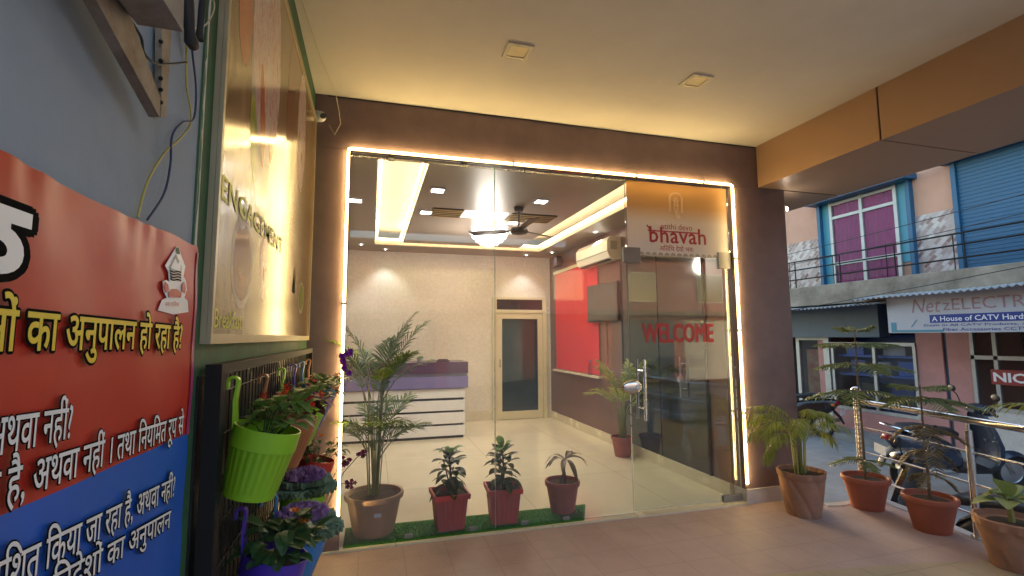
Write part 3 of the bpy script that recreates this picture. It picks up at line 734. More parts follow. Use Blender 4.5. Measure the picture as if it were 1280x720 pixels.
def dracaena(loc):
    random.seed(5); loc = Vector(loc)
    t = thing('potted_dracaena', 'drooping brown leaved plant in a round red pot at the end of the green mat', 'potted plant', loc)
    rimpot(MB(), loc, .1, .147, .255).build('pot', 'dull_red_pot', t, smooth=True)
    MB().lathe([(.13, .225), (.07, .235), (.001, .24)], loc, 20).build('soil', 'soil', t)
    st, lf = MB(), MB(); tip = loc + Vector((.03, .0, .42))
    st.tube([loc + Vector((.01, 0, .2)), loc + Vector((.02, 0, .32)), tip], [.008, .007, .006], 7); st.build('stem', 'bark_brown', t, smooth=True)
    for i in range(9):
        az = i * 2.4; el = rnd(.25, .7)
        lf.blade(tip, (cos(az) * cos(el), sin(az) * cos(el), sin(el)), (0, 0, 1), rnd(.24, .31), .024, droop=rnd(.4, .75), seg=7, fold=.3, prof=obov)
    lf.blade(loc + Vector((.02, -.01, .34)), (-.3, -.3, -1), (-.5, -.8, 0), .17, .03, droop=.1, seg=6, fold=.2, prof=obov)
    lf.build('foliage', 'dracaena_brown', t)
dracaena((1.60, 4.05, .026))

def conifer(label, loc, pr, ph, whorls, seed):
    """norfolk pine: whorls of flat drooping branches"""
    random.seed(seed); loc = Vector(loc)
    t = thing('potted_norfolk_pine', label, 'potted plant', loc, 'norfolk pines in terracotta pots along the railing')
    rimpot(MB(), loc, pr * .66, pr, ph).build('pot', 'brick_pot', t, smooth=True)
    MB().lathe([(pr * .9, ph * .86), (pr * .5, ph * .9), (.001, ph * .92)], loc, 20).build('soil', 'soil', t)
    top = whorls[-1][0]
    st, nd, dry = MB(), MB(), MB()
    st.tube([loc + Vector((0, 0, ph * .8)), loc + Vector((.008, .004, top * .4)), loc + Vector((-.006, 0, top * .75)), loc + Vector((0, 0, top + .02))], [.012, .01, .007, .003], 7)
    for z, L, nb, dr in whorls:
        a0 = rnd(0, 6)
        for b in range(nb):
            az = a0 + 2 * pi * b / nb + rnd(-.15, .15); l = L * rnd(.8, 1.1); h = Vector((cos(az), sin(az), 0)); P = []
            for i in range(9):
                u = i / 8; P.append(loc + h * (l * u) + Vector((0, 0, z + l * (.12 * u - dr * u * u))))
            st.tube(P, [lerp(.005, .0015, i / 8) for i in range(9)], 5)
            n = 12; sd = Vector((-h.y, h.x, 0)); tgt = dry if dr > .6 else nd
            for i in range(n):
                u = lerp(.18, 1, i / (n - 1)); k = u * 8; a = int(min(k, 7)); q = P[a].lerp(P[a + 1], k - a)
                bl = l * .38 * sin(pi * (.15 + .7 * u)) * rnd(.8, 1.15)
                for s_ in (-1, 1):
                    d = (sd * s_ + h * .75 + Vector((0, 0, rnd(-.25, .1)))).normalized(); e = q + d * bl - Vector((0, 0, bl * .3))
                    tgt.tube([q, q.lerp(e, .5) + Vector((0, 0, bl * .08)), e], [.0045, .005, .0015], 4, cap=False)
                    m = max(4, int(bl / .009))
                    for j in range(m):
                        w_ = (j + .5) / m; c = q.lerp(e, w_)
                        for _ in range(2):
                            nn = (d * .8 + Vector((rnd(-1, 1), rnd(-1, 1), rnd(-.4, 1)))).normalized() * rnd(.013, .023)
                            sv = nn.cross(Vector((rnd(-1, 1), rnd(-1, 1), 1))).normalized() * .0021
                            tgt.add([c - sv, c + sv, c + nn], [(0, 1, 2)])
    st.build('trunk', 'bark_brown', t, smooth=True)
    nd.build('foliage', 'pine_green', t)
    if dry.v: dry.build('dry_foliage', 'pine_dry', t)
conifer('tall norfolk pine in a terracotta pot next to the ball topped post', (4.20, 3.42, 0), .18, .27, [(.40, .27, 4, .3), (1.00, .36, 5, .32), (1.24, .38, 5, .25), (1.42, .29, 5, .15), (1.54, .17, 5, -.1)], 2)
conifer('norfolk pine with drooping dry lower branches in a terracotta pot by the railing', (4.195, 2.90, 0), .175, .26, [(.42, .16, 3, .8), (.60, .20, 4, .85), (.78, .25, 4, .7), (1.00, .35, 5, .3), (1.08, .19, 4, .05)], 8)

def dieffen(loc):
    random.seed(3); loc = Vector(loc)
    t = thing('potted_dieffenbachia', 'variegated broad leaved plant in a rough clay pot at the railing end', 'potted plant', loc)
    prof = [(.125, 0), (.13, .01)] + [(lerp(.13, .185, i / 6), .02 + .22 * i / 6) for i in range(1, 7)] + [(.195, .25), (.2, .30), (.185, .305), (.175, .27)]
    MB().lathe(prof, loc, 96, wob=lambda q, z: 1 - .07 * max(0, sin(6 * q + z * 20)) ** 5).build('pot', 'clay_pot', t, smooth=True)
    MB().lathe([(.176, .265), (.08, .275), (.001, .28)], loc, 20).build('soil', 'soil', t)
    st, lf = MB(), MB()
    st.tube([loc + Vector((0, 0, .26)), loc + Vector((-.01, 0, .36)), loc + Vector((-.01, .02, .45))], [.018, .016, .012], 8); st.build('stem', 'palm_stem', t, smooth=True)
    for i, (az, el, L) in enumerate([(2.6, .5, .26), (3.6, .7, .24), (1.7, .9, .22), (4.6, .6, .24), (5.6, .6, .24), (.4, .7, .25), (3.1, 1.2, .22), (2.1, .2, .2)]):
        lf.blade(loc + Vector((-.01, 0, .38 + .01 * i)), (cos(az) * cos(el), sin(az) * cos(el), sin(el)), (0, 0, 1), L, .065, droop=rnd(.35, .7), seg=8, fold=.2)
    lf.build('foliage', 'dieff_green', t)
dieffen((4.26, 2.30, .0) if False else (4.04, 2.30, .006))

# artificial grass strip
random.seed(11)
pm('mat_green', (.035, .16, .02), .9, var=.3, sc=40, bump=.8, bsc=150); leafmat('mat_blade', (.03, .13, .015), (.07, .25, .035), tr=.1)
t = thing('grass_mat', 'strip of green artificial grass along the foot of the glass', 'mat', (.7, 3.95, .012))
mb = MB(); mb.prism([(-.16, 3.83, .0125), (1.70, 3.83, .0125), (1.86, 4.16, .0125), (-.16, 4.20, .0125)], (0, 0, .008)); mb.build('backing', 'mat_green', t)
mb = MB()
for i in range(9000):
    v = random.random(); u = random.random(); y = lerp(3.835, 4.15, v); x = lerp(-.15, lerp(1.69, 1.84, v), u)
    a = rnd(0, 6.28); c = Vector((x, y, .020)); s_ = Vector((cos(a), sin(a), 0)) * .0022
    mb.add([c - s_, c + s_, c + Vector((rnd(-.006, .006), rnd(-.006, .006), rnd(.008, .014)))], [(0, 1, 2)])
tag(mb.build('pile', 'mat_blade', t), kind='stuff')

# ------------------------------------------------------------------ hook pots on the rack
for nm, c in (('pot_lime', (.27, .55, .02)), ('pot_brown', (.36, .13, .05)), ('pot_violet', (.07, .03, .36)), ('pot_blue', (.04, .20, .50)), ('pot_red', (.55, .05, .03)), ('pot_orange', (.55, .14, .05))):
    pm(nm, c, .35, var=.05, sc=5, bump=.03)
def hookpot(label, mat, loc, r=.098, h=.185, tilt=.24, plant=None, seed=1, hook=True):
    """loc: centre of the rim; the pot hangs by a flat hook over a wire of the rack"""
    random.seed(seed); loc = Vector(loc)
    t = thing('hanging_pot', label, 'hanging pot', loc - Vector((0, 0, h)), 'plastic hook pots on the wire rack')
    T = Matrix.Translation(loc) @ Matrix.Rotation(tilt, 4, 'Y')
    mb = MB(); r0 = r * .78
    prof = [(r0 * .96, -h), (r0, -h + .006), (r0 * 1.01, -h + .02)]
    prof += [(r0 * 1.03, -h + .022), (r * .955, -h * .30), (r * .985, -h * .29), (r * 1.0, -.004), (r, 0), (r * .95, 0), (r * .92, -.03)]
    mb.lathe(prof, (0, 0, 0), 112, wob=lambda q, z: 1 + (.008 * (1 if sin(q * 28 + .4) > 0 else -1) if -h + .021 < z < -h * .295 else 0)); mb.xf(T); pot = mb.build('pot', mat, t, smooth=True)
    MB().lathe([(r * .93, -.035), (r * .5, -.025), (.001, -.02)], (0, 0, 0), 20).xf(T).build('soil', 'soil', t)
    if hook:
        x0 = -r * .97; gap = RX + .012 - loc.x; P = []
        P += [(x0, -h * .25), (x0, .03)]
        top = .135; cx = (x0 + gap) / 2; rr = max(.014, (x0 - gap) / 2)
        P += [(x0 - .002, .08)]
        for i in range(9): q = pi * i / 8; P.append((cx + rr * cos(q), top + rr * .9 * sin(q)))
        P.append((cx - rr, top - .02))
        vs = []
        mb = MB()
        for i, (x, z) in enumerate(P):
            w_ = lerp(.024, .011, min(1, i / 4)); a = P[max(i - 1, 0)]; b_ = P[min(i + 1, len(P) - 1)]
            tg = Vector((b_[0] - a[0], b_[1] - a[1])).normalized(); nx, nz = -tg.y * .0035, tg.x * .0035
            vs += [(x + nx, -w_, z + nz), (x + nx, w_, z + nz), (x - nx, w_, z - nz), (x - nx, -w_, z - nz)]
        fs = []
        for i in range(len(P) - 1):
            for j in range(4): fs.append((i * 4 + j, i * 4 + (j + 1) % 4, i * 4 + 4 + (j + 1) % 4, i * 4 + 4 + j))
        fs += [(3, 2, 1, 0), tuple(range(len(vs) - 4, len(vs)))]
        mb.add(vs, fs); mb.xf(Matrix.Translation(loc)); mb.build('hook', mat, t, smooth=True)
    c = loc
    if plant: plant(t, c, r)
    return t
def leafy(m='leaf_fresh', n=46, L=.07, W=.018, spread=.11, hgt=.06, fl=None, nfl=0, out=(.3, .2)):
    def f(t, c, r):
        st, lf = MB(), MB()
        for i in range(n):
            az = rnd(0, 6.28); q = sqrt(random.random()) * spread; z = rnd(0, hgt) * (1 - .4 * q / spread)
            b = c + Vector((cos(az) * q + out[0] * z, sin(az) * q + out[1] * z, z)); 
            d = Vector((cos(az), sin(az), rnd(.0, .9)))
            if i % 3 == 0: st.tube([c + Vector((cos(az) * q * .3, sin(az) * q * .3, -.03)), b], .0018, 4)
            lf.blade(b, d, (0, 0, 1), L * rnd(.7, 1.2), W * rnd(.8, 1.2), droop=rnd(.1, .7), seg=4, fold=.25)
        st.build('stems', 'leaf_dark', t); lf.build('foliage', m, t)
        if fl:
            for i in range(nfl):
                az = rnd(0, 6.28); q = rnd(.02, spread); b = c + Vector((cos(az) * q + out[0] * hgt, sin(az) * q + out[1] * hgt, hgt * rnd(.7, 1.15)))
                fm = MB()
                for k in range(12):
                    a = 2 * pi * k / 12; fm.blade(b, (cos(a) + .3, sin(a) - .3, .45), (0, 0, 1), .024, .006, droop=.1, seg=2, fold=.1)
                fm.sphere(b + Vector((0, 0, .003)), .006, 8, 5)
                fm.build('flower', fl, t)
    return f
def plume(t, c, r):
    lf = MB()
    for i in range(70):
        az = rnd(0, 6.28); q = rnd(.02, .14); z = rnd(.0, .05); b = c + Vector((.03 + cos(az) * q * .6, sin(az) * q * .6, z))
        lf.blade(b, (cos(az), sin(az), rnd(.1, .8)), (0, 0, 1), rnd(.05, .09), .016, droop=.4, seg=4)
    for i in range(9):
        az = rnd(0, 6.28); q = rnd(0, .12); b = c + Vector((cos(az) * q, sin(az) * q, rnd(.02, .06)))
        fl = MB()
        for k in range(26): fl.blade(b + Vector((rnd(-.012, .012), rnd(-.012, .012), rnd(0, .04))), (rnd(-1, 1), rnd(-1, 1), rnd(.2, 1.5)), (0, 0, 1), rnd(.015, .03), .004, droop=.1, seg=2)
        fl.build('flower_plume', 'flower_red', t)
    lf.build('foliage', 'maroon_leaf', t)
def cabbage(R=.13):
    def f(t, c, r):
        a, b = MB(), MB()
        for ring in range(6):
            k = ring / 5; n = 7 + ring * 2; el = lerp(1.1, .12, k); L = lerp(.05, R, k)
            for i in range(n):
                az = 2 * pi * (i + .5 * (ring % 2)) / n + rnd(-.15, .15); d = Vector((cos(az) * cos(el), sin(az) * cos(el), sin(el)))
                sd = Vector((-sin(az), cos(az), 0)); up = sd.cross(d) * -1
                p0 = c + Vector((0, 0, .02 + .03 * (1 - k))); vs = []; fs = []; nu, nv = 12, 4
                for v in range(nv + 1):
                    vv = v / nv
                    for u in range(nu + 1):
                        uu = u / nu * 2 - 1; w_ = L * .42 * sin(pi * (.1 + .75 * vv)) ** .7
                        ruf = (.017 * vv * vv) * sin(uu * 13 + i * 2.1 + ring)
                        vs.append(p0 + d * (L * vv * (1 - .18 * uu * uu)) + sd * (w_ * uu) + up * (ruf + .014 * vv * vv) + Vector((0, 0, -.25 * L * vv * vv * k)))
                for v in range(nv):
                    for u in range(nu): fs.append((v * (nu + 1) + u, v * (nu + 1) + u + 1, (v + 1) * (nu + 1) + u + 1, (v + 1) * (nu + 1) + u))
                (a if ring < 4 else b).add(vs, fs)
        a.build('rosette', 'cabbage_purple', t, smooth=True); b.build('outer_leaves', 'cabbage_green', t, smooth=True)
    return f
def petunia(t, c, r):
    leafy('leaf_dark', 40, .06, .016, .12, .07)(t, c, r)
    for i in range(11):
        fl = MB(); b = c + Vector((rnd(.06, .16), rnd(-.14, .1), rnd(.02, .2)))
        for k in range(6):
            a = 2 * pi * k / 6; fl.blade(b, (cos(a), -.6 + .3 * sin(a), sin(a)), (0, -1, 0), .024, .013, droop=.1, seg=3)
        fl.build('flower', 'flower_purple', t)
hookpot('large lime green hook pot with fresh leaves nearest on the top wire', 'pot_lime', (-.285, 1.62, 1.24), r=.092, h=.195, plant=leafy('leaf_fresh', 60, .075, .020, .07, .11, out=(.55, .75)), seed=3)
hookpot('brown hook pot with maroon leaves and red plumes behind the big lime pot', 'pot_brown', (-.285, 2.06, 1.215), plant=plume, seed=4)
hookpot('lime green hook pot half hidden behind the red plumes', 'pot_lime', (-.285, 2.45, 1.215), plant=leafy('leaf_fresh', 40, fl='flower_orange', nfl=1), seed=5)
hookpot('violet hook pot on the top wire between lime and blue hooks', 'pot_violet', (-.285, 2.80, 1.215), plant=leafy('leaf_dark', 40, fl='flower_red', nfl=3), seed=6)
hookpot('blue hook pot on the top wire of the rack', 'pot_blue', (-.285, 3.12, 1.215), plant=leafy('leaf_fresh', 40, fl='flower_orange', nfl=2), seed=7)
hookpot('orange red hook pot with purple flowers at the far end of the top wire', 'pot_orange', (-.285, 3.42, 1.215), plant=petunia, seed=8)
hookpot('violet blue hook pot with an orange flower on the lower wire', 'pot_violet', (-.275, 1.78, .82), plant=leafy('leaf_dark', 60, .085, .024, .09, .11, 'flower_orange', 2, out=(.3, .3)), seed=9)
hookpot('blue hook pot with a purple and green ornamental cabbage on the lower wire', 'pot_blue', (-.245, 2.16, .74), plant=cabbage(.16), seed=10)
hookpot('lime hook pot with a purple ornamental cabbage in the middle of the rack', 'pot_lime', (-.285, 2.58, .78), plant=cabbage(.15), seed=11)
hookpot('red hook pot with orange flower on the lower wire at the far end', 'pot_red', (-.285, 3.15, .80), plant=leafy('leaf_dark', 50, .06, .016, .13, .13, 'flower_orange', 2), seed=12)
random.seed(77)
t = thing('trailing_plant', 'thin stem with small wine coloured flowers crossing in front of the palm', 'plant', tuple(onY(408, 628, 3.3)))
st, fl = MB(), MB()
for pts in ([(405, 640), (418, 612), (430, 590), (446, 572), (453, 566)], [(405, 640), (420, 606), (432, 604), (440, 606)], [(404, 640), (415, 600), (425, 580), (434, 574)]):
    P = [onY(px, py, 3.30) for px, py in pts]; st.tube(P, .0025, 5); fl = MB()
    for k in range(9):
        c = P[-1].lerp(P[-2], rnd(0, .7)) + Vector((rnd(-.02, .02), rnd(-.02, .02), rnd(-.02, .02)))
        for q in range(5):
            a = 2 * pi * q / 5; fl.blade(c, (cos(a), -.4, sin(a)), (0, -1, 0), .016, .007, droop=.1, seg=2)
    fl.build('flower_sprig', 'flower_wine', t)
st.build('stem', 'leaf_dark', t)
hookpot('small plain red pot hidden low behind the lime cabbage pot', 'pot_red', (-.285, 3.30, .52), plant=None, seed=14) if False else None
#@@FRONT
# ------------------------------------------------------------------ glass shop front
pm('clamp_grey', (.22, .22, .22), .5, m=.3)
pm('glass_edge', (.25, .42, .36), .2, bump=0)
t = thing('glass_front', 'frameless glass shop front beside the glass door', 'glass front', (1.0, 3.86, .0))
GY0, GY1 = 3.853, 3.863
box(-.183, .958, GY0, GY1, .012, 2.925).build('glass_pane', 'shop_glass', t)
box(.964, 2.165, GY0, GY1, .012, 2.925).build('glass_pane', 'shop_glass', t)
mb = MB(); mb.box(.9585, .9635, GY0 + .001, GY1 - .001, .012, 2.92); mb.box(2.1655, 2.169, GY0 + .001, GY1 - .001, .012, 2.92); mb.build('pane_edge', 'glass_edge', t)
mb = MB(); mb.box(2.172, 3.265, GY0, GY1, 2.215, 2.925)
tr = mb.build('transom_pane', 'shop_glass', t)
for x in (.3, .78, 1.2, 1.55): box(x - .03, x + .03, GY0 - .006, GY1 + .006, .012, .05, bev=.003).build('clamp', 'clamp_grey', t)
for x in (.12, .70, 1.25, 1.9): box(x - .025, x + .025, GY0 - .006, GY1 + .006, 2.885, 2.925, bev=.003).build('clamp', 'clamp_grey', t)
d = thing('glass_door', 'glass entrance door with red WELCOME lettering and steel pull handles', 'door', (2.72, 3.86, .02))
box(2.178, 3.262, GY0, GY1, .03, 2.205).build('door_pane', 'door_glass', d)
for a in ((2.13, 2.30, 2.15, 2.29), (3.12, 3.265, 2.13, 2.285)):
    box(a[0], a[1], GY0 - .012, GY1 + .012, a[2], a[3], bev=.006).build('patch_fitting', 'clamp_grey', d)
box(3.06, 3.262, GY0 - .012, GY1 + .012, .018, .075, bev=.004).build('patch_fitting', 'clamp_grey', d)
for yy in (GY0 - .055, GY1 + .055):
    mb = MB(); mb.tube([(2.275, yy, .78), (2.275, yy, 1.30)], .0145, 14)
    for z in (.88, 1.2): mb.tube([(2.275, yy, z), (2.275, GY0 if yy < GY0 else GY1, z)], .009, 10)
    mb.build('pull_handle', 'chrome', d, smooth=True)
mb = MB(); mb.sphere((2.172, GY0 - .02, 1.065), .075, 20, 12, (1.25, .28, .8)); mb.build('lock', 'steel', d, smooth=True)
mb = MB(); mb.tube([(2.215, GY0 - .05, 1.065), (2.215, GY0 - .034, 1.065)], .02, 16); mb.build('lock_cylinder', 'chrome', d, smooth=True)
text('WELCOME', 'lettering', 'ink_red', d, (2.30, GY0 - .002, 1.445), (1, 0, 0), ZD, wdt=.73, hgt=.165, bold=0., outline=.045, omat='ink_red', lift=.0012, olift=.0006)
# printed transom sticker
g0, g1 = 2.225 - 0, 2.9
gradmat('transom_print', .0, .7, [(0, (.82, .80, .80)), (.45, (.80, .74, .70)), (.66, (.66, .44, .22)), (1, (.56, .31, .09))], .35, tr=.55)
s = thing('transom_sign', 'orange to white printed sign with red lettering above the glass door', 'sign', (2.7, GY0, 2.225))
box(2.18, 3.25, GY0 - .0025, GY0 - .0005, 2.225, 2.905).build('printed_film', 'transom_print', s)
FYs = GY0 - .0028
pm('ink_pale', (.72, .58, .42), .5, bump=0); pm('ink_wine', (.38, .03, .05), .5, bump=0)
text('bhavah', 'lettering', 'ink_wine', s, (2.40, FYs, 2.345), (1, 0, 0), ZD, wdt=.60, hgt=.15, bold=.012, lift=.0006, space=1.05)
text('atithi devo', 'lettering', 'ink_wine', s, (2.525, FYs, 2.474), (1, 0, 0), ZD, wdt=.33, hgt=.055, lift=.0006)
mb = MB(); mb.box(2.385, 2.93, FYs - .0009, FYs - .0004, 2.447, 2.460); mb.prism([(2.372, FYs - .0009, 2.50), (2.384, FYs - .0009, 2.507), (2.42, FYs - .0009, 2.455), (2.41, FYs - .0009, 2.447)], (0, .0005, 0)); mb.build('lettering_bar', 'ink_wine', s)
text('अत' + I + 'थ' + I + ' देवो भव:' if False else 'अ' + I + 'त' + I + 'थ देवो भव:', 'lettering', 'ink_wine', s, (2.50, FYs, 2.27), (1, 0, 0), ZD, wdt=.36, hgt=.06, bold=.004, lift=.0006)
mb = MB()
def fl(x, z): return (x, FYs - .001, z)
for k in (0, .012):
    pts = [fl(2.62 + k, 2.64)] + [fl(2.69 - (.07 - k) * cos(pi * i / 12), 2.77 + (.055 - k * .6) * sin(pi * i / 12)) for i in range(13)] + [fl(2.76 - k, 2.64)]
    mb.tube(pts, .0022, 5)
for a, c, e in ((2.69, 2.655, 1), (2.69, 2.725, -1)):
    mb.tube([fl(2.69, 2.62), fl(2.69 - .022 * e, 2.68), fl(2.69 - .008 * e, 2.78)], .0022, 5)
for k in range(5):
    mb.tube([fl(2.645 + k * .022, 2.625), fl(2.66 + k * .015, 2.60), fl(2.645 + k * .022, 2.575)], .002, 5)
mb.tube([fl(2.655, 2.755), fl(2.69, 2.735), fl(2.725, 2.755)], .002, 5); mb.tube([fl(2.66, 2.705), fl(2.675, 2.715), fl(2.69, 2.70), fl(2.705, 2.715), fl(2.72, 2.705)], .002, 5)
mb.build('emblem', 'ink_pale', s)
mb = MB()
for k in range(13):
    cx = 2.315 + k * .065
    mb.add([(cx + .028 * cos(pi * i / 10), FYs - .0006, 2.228 + .028 * sin(pi * i / 10)) for i in range(11)], [tuple(range(11))])
mb.build('scallop_border', 'ink_grey', s)
# threshold
struct('door_sill', box(2.17, 3.27, FY - .03, 3.852, -.1, .016), 'cream_stone')

# LED frame
t = thing('lit_strip', 'glowing warm LED strip framing the glass shop front', 'light strip', (1.55, 3.79, .15))
LX0, LX1, LZ0, LZ1 = -.197, 3.277, .15, 2.932; LY = FY - .012
hb = MB()
hb.box(LX0 - .011, LX0 + .011, FY - .007, FY - .001, LZ0, LZ1); hb.box(LX1 - .011, LX1 + .011, FY - .007, FY - .001, LZ0, LZ1); hb.box(LX0 - .011, LX1 + .011, FY - .0075, FY - .0015, LZ1 - .011, LZ1 + .011)
hb.build('channel', 'led_housing', t)
def led(pts):
    MB().tube(pts, .0082, 10).build('light_tube', 'led_glow', t, smooth=True)
gap = .006
for a, c in ((LZ0, .9), (.9, 1.75), (1.75, LZ1 - .03)): led([(LX0, LY - .008, a + gap), (LX0, LY - .008, c - gap)])
for a, c in ((LZ0 + .02, .8), (.8, 1.55), (1.55, 2.22), (2.22, LZ1 - .03)): led([(LX1, LY - .008, a + gap), (LX1, LY - .008, c - gap)])
for a, c in ((LX0 + .03, 1.1), (1.1, 2.25), (2.25, 2.95), (2.95, LX1 - .03)): led([(a + gap, LY - .008, LZ1), (c - gap, LY - .008, LZ1)])
led([(LX0, LY - .008, LZ1 - .03), (LX0 + .006, LY - .008, LZ1 - .008), (LX0 + .03, LY - .008, LZ1)])
led([(LX1, LY - .008, LZ1 - .03), (LX1 - .006, LY - .008, LZ1 - .008), (LX1 - .03, LY - .008, LZ1)])
for x in (1.1, 2.25, 2.95): box(x - .008, x + .008, LY - .024, FY - .0005, LZ1 - .016, LZ1 + .016).build('clip', 'led_housing', t)
for z in (.9, 1.75): box(LX0 - .016, LX0 + .016, LY - .024, FY - .0005, z - .008, z + .008).build('clip', 'led_housing', t)
for z in (.8, 1.55, 2.22): box(LX1 - .016, LX1 + .016, LY - .024, FY - .0005, z - .008, z + .008).build('clip', 'led_housing', t)

# porch ceiling downlights (off), camera, outside lamp
pm('lamp_cover', (.85, .72, .42), .45, bump=.05)
for (x, y), lb in (((.87, 2.87), 'square cream downlight in the porch ceiling above the fixed glass'), ((2.22, 2.88), 'square cream downlight in the porch ceiling near the copper beam')):
    t = thing('ceiling_downlight', lb, 'ceiling light', (x, y, 3.33), 'square downlights in the porch ceiling')
    mb = MB(); a, c = .085, .058
    for q in ((-a, a, -a, -c), (-a, a, c, a), (-a, -c, -c, c), (c, a, -c, c)): mb.box(x + q[0], x + q[1], y + q[2], y + q[3], 3.330, 3.3395)
    mb.build('frame', 'cream_stone', t); box(x - c, x + c, y - c, y + c, 3.334, 3.3385).build('diffuser', 'lamp_cover', t)
pm('camera_white', (.75, .74, .72), .35)
t = thing('security_camera', 'small white dome camera at the top of the brown wall by the sign', 'camera', (-.40, 3.76, 3.13))
MB().tube([(-.43, 3.808, 3.16), (-.43, 3.795, 3.16)], .045, 18).build('mount', 'camera_white', t, smooth=True)
MB().sphere((-.40, 3.765, 3.145), .04, 16, 10).build('dome', 'camera_white', t, smooth=True)
MB().tube([(-.385, 3.74, 3.138), (-.373, 3.718, 3.134)], .02, 14).build('lens', 'black_plastic', t, smooth=True)
t = thing('wall_lamp', 'small lit lamp on the outer edge of the brown column', 'lamp', (3.92, 3.84, 2.72))
box(3.896, 3.91, 3.80, 3.86, 2.71, 2.78).build('bracket', 'white_plinth', t)
MB().sphere((3.925, 3.82, 2.745), .022, 12, 8).build('bulb', 'lamp_glow', t, smooth=True)
def wire(pts, r, mat, label, name='wire', group=None, n=5):
    tag(MB().tube(pts, r, n).build(name, mat, smooth=True), label, 'wire', group)
wire([(-.43, 2.3, 3.335), (-.40, 2.8, 3.332), (-.36, 3.3, 3.333), (-.30, 3.7, 3.33), (-.28, 3.80, 3.25), (-.26, 3.803, 3.12), (-.30, 3.803, 3.03), (-.34, 3.803, 3.1)], .0028, 'cable_cream', 'thin pale wire along the porch ceiling by the food sign')
wire([(-.36, 3.805, 3.332), (1.2, 3.803, 3.334), (2.4, 3.803, 3.33), (3.57, 3.803, 3.334)], .0045, 'cable_black', 'dark cable along the top edge of the brown wall under the ceiling')
#@@LOBBY
# ------------------------------------------------------------------ lobby furniture
pm('laminate_purple', (.085, .035, .07), .22, var=.1); pm('laminate_lavender', (.20, .17, .36), .3, var=.05); pm('laminate_white', (.8, .79, .76), .3, var=.03); pm('dark_gap', (.03, .02, .015), .5)
t = thing('reception_counter', 'white slatted reception counter with purple top bands at the back of the lobby', 'counter', (.5, 7.6, .012))
box(-.43, 1.36, 7.425, 8.0, .012, .74).build('carcass', 'dark_gap', t)
for z0, z1 in ((.60, .735), (.415, .565), (.225, .385), (.05, .195)): box(-.43, 1.38, 7.4, 7.423, z0, z1, bev=.003).build('front_slat', 'laminate_white', t)
box(-.44, 1.42, 7.37, 8.02, .745, .915, bev=.004).build('lavender_band', 'laminate_lavender', t)
box(-.44, 1.41, 7.44, 8.0, .915, .96).build('recess', 'laminate_white', t)
box(-.44, 1.42, 7.38, 8.03, .96, 1.13, bev=.004).build('countertop', 'laminate_purple', t)
t = thing('card_terminal', 'dark card terminal lying on the reception counter', 'terminal', (1.05, 7.6, 1.13))
mb = MB(); mb.box(.97, 1.16, 7.52, 7.62, 1.131, 1.15, bev=.004); mb.box(.99, 1.14, 7.56, 7.61, 1.15, 1.165, bev=.003); mb.build('body', 'black_plastic', t)
box(1.01, 1.1, 7.565, 7.60, 1.165, 1.168).build('screen', 'dark_glass', t)
random.seed(4)
t = thing('counter_plant', 'small leafy plant on the reception counter', 'potted plant', (.72, 7.6, 1.13))
MB().lathe([(.035, 0), (.05, .06), (.044, .06), (.04, .05)], (.72, 7.6, 1.132), 18).build('pot', 'white_plinth', t, smooth=True)
mb = MB()
for i in range(24): a = i * 2.4; mb.blade((.72, 7.6, 1.185), (cos(a), sin(a), rnd(.4, 1.6)), (0, 0, 1), rnd(.07, .14), .012, droop=.6, seg=4)
mb.build('foliage', 'leaf_fresh', t)
# back door
pm('door_cream', (.62, .57, .36), .35, var=.05)
t = thing('office_door', 'cream framed door with dark glass in the back wall of the lobby', 'door', (2.64, 8.7, .012))
mb = MB()
mb.box(2.12, 2.20, 8.69, 8.749, .012, 2.23); mb.box(3.09, 3.17, 8.69, 8.749, .012, 2.23); mb.box(2.20, 3.09, 8.69, 8.749, 2.19, 2.23); mb.box(2.20, 3.09, 8.69, 8.749, 1.94, 2.0); mb.build('door_frame', 'door_cream', t)
mb = MB()
mb.box(2.205, 2.30, 8.70, 8.74, .02, 1.935); mb.box(2.99, 3.085, 8.70, 8.74, .02, 1.935); mb.box(2.30, 2.99, 8.70, 8.74, 1.83, 1.935); mb.box(2.30, 2.99, 8.70, 8.74, .02, .16)
lf = mb.build('door_leaf', 'door_cream', t)
box(2.30, 2.99, 8.715, 8.73, .16, 1.83).build('glass', 'green_glass', lf)
mb = MB(); mb.tube([(2.25, 8.66, .95), (2.25, 8.66, 1.1)], .01, 8); mb.tube([(2.25, 8.66, .97), (2.25, 8.70, .97)], .007, 8); mb.build('handle', 'steel', lf)
box(2.20, 3.09, 8.72, 8.735, 2.0, 2.19).build('transom_glass', 'dark_glass', t)
t = thing('light_switch', 'small white switch plate between office door and side wall', 'switch', (3.215, 8.745, 1.98))
box(3.185, 3.24, 8.735, 8.749, 1.93, 2.06, bev=.003).build('plate', 'white_paint', t); box(3.2, 3.225, 8.731, 8.735, 1.97, 2.02).build('rocker', 'white_plinth', t)
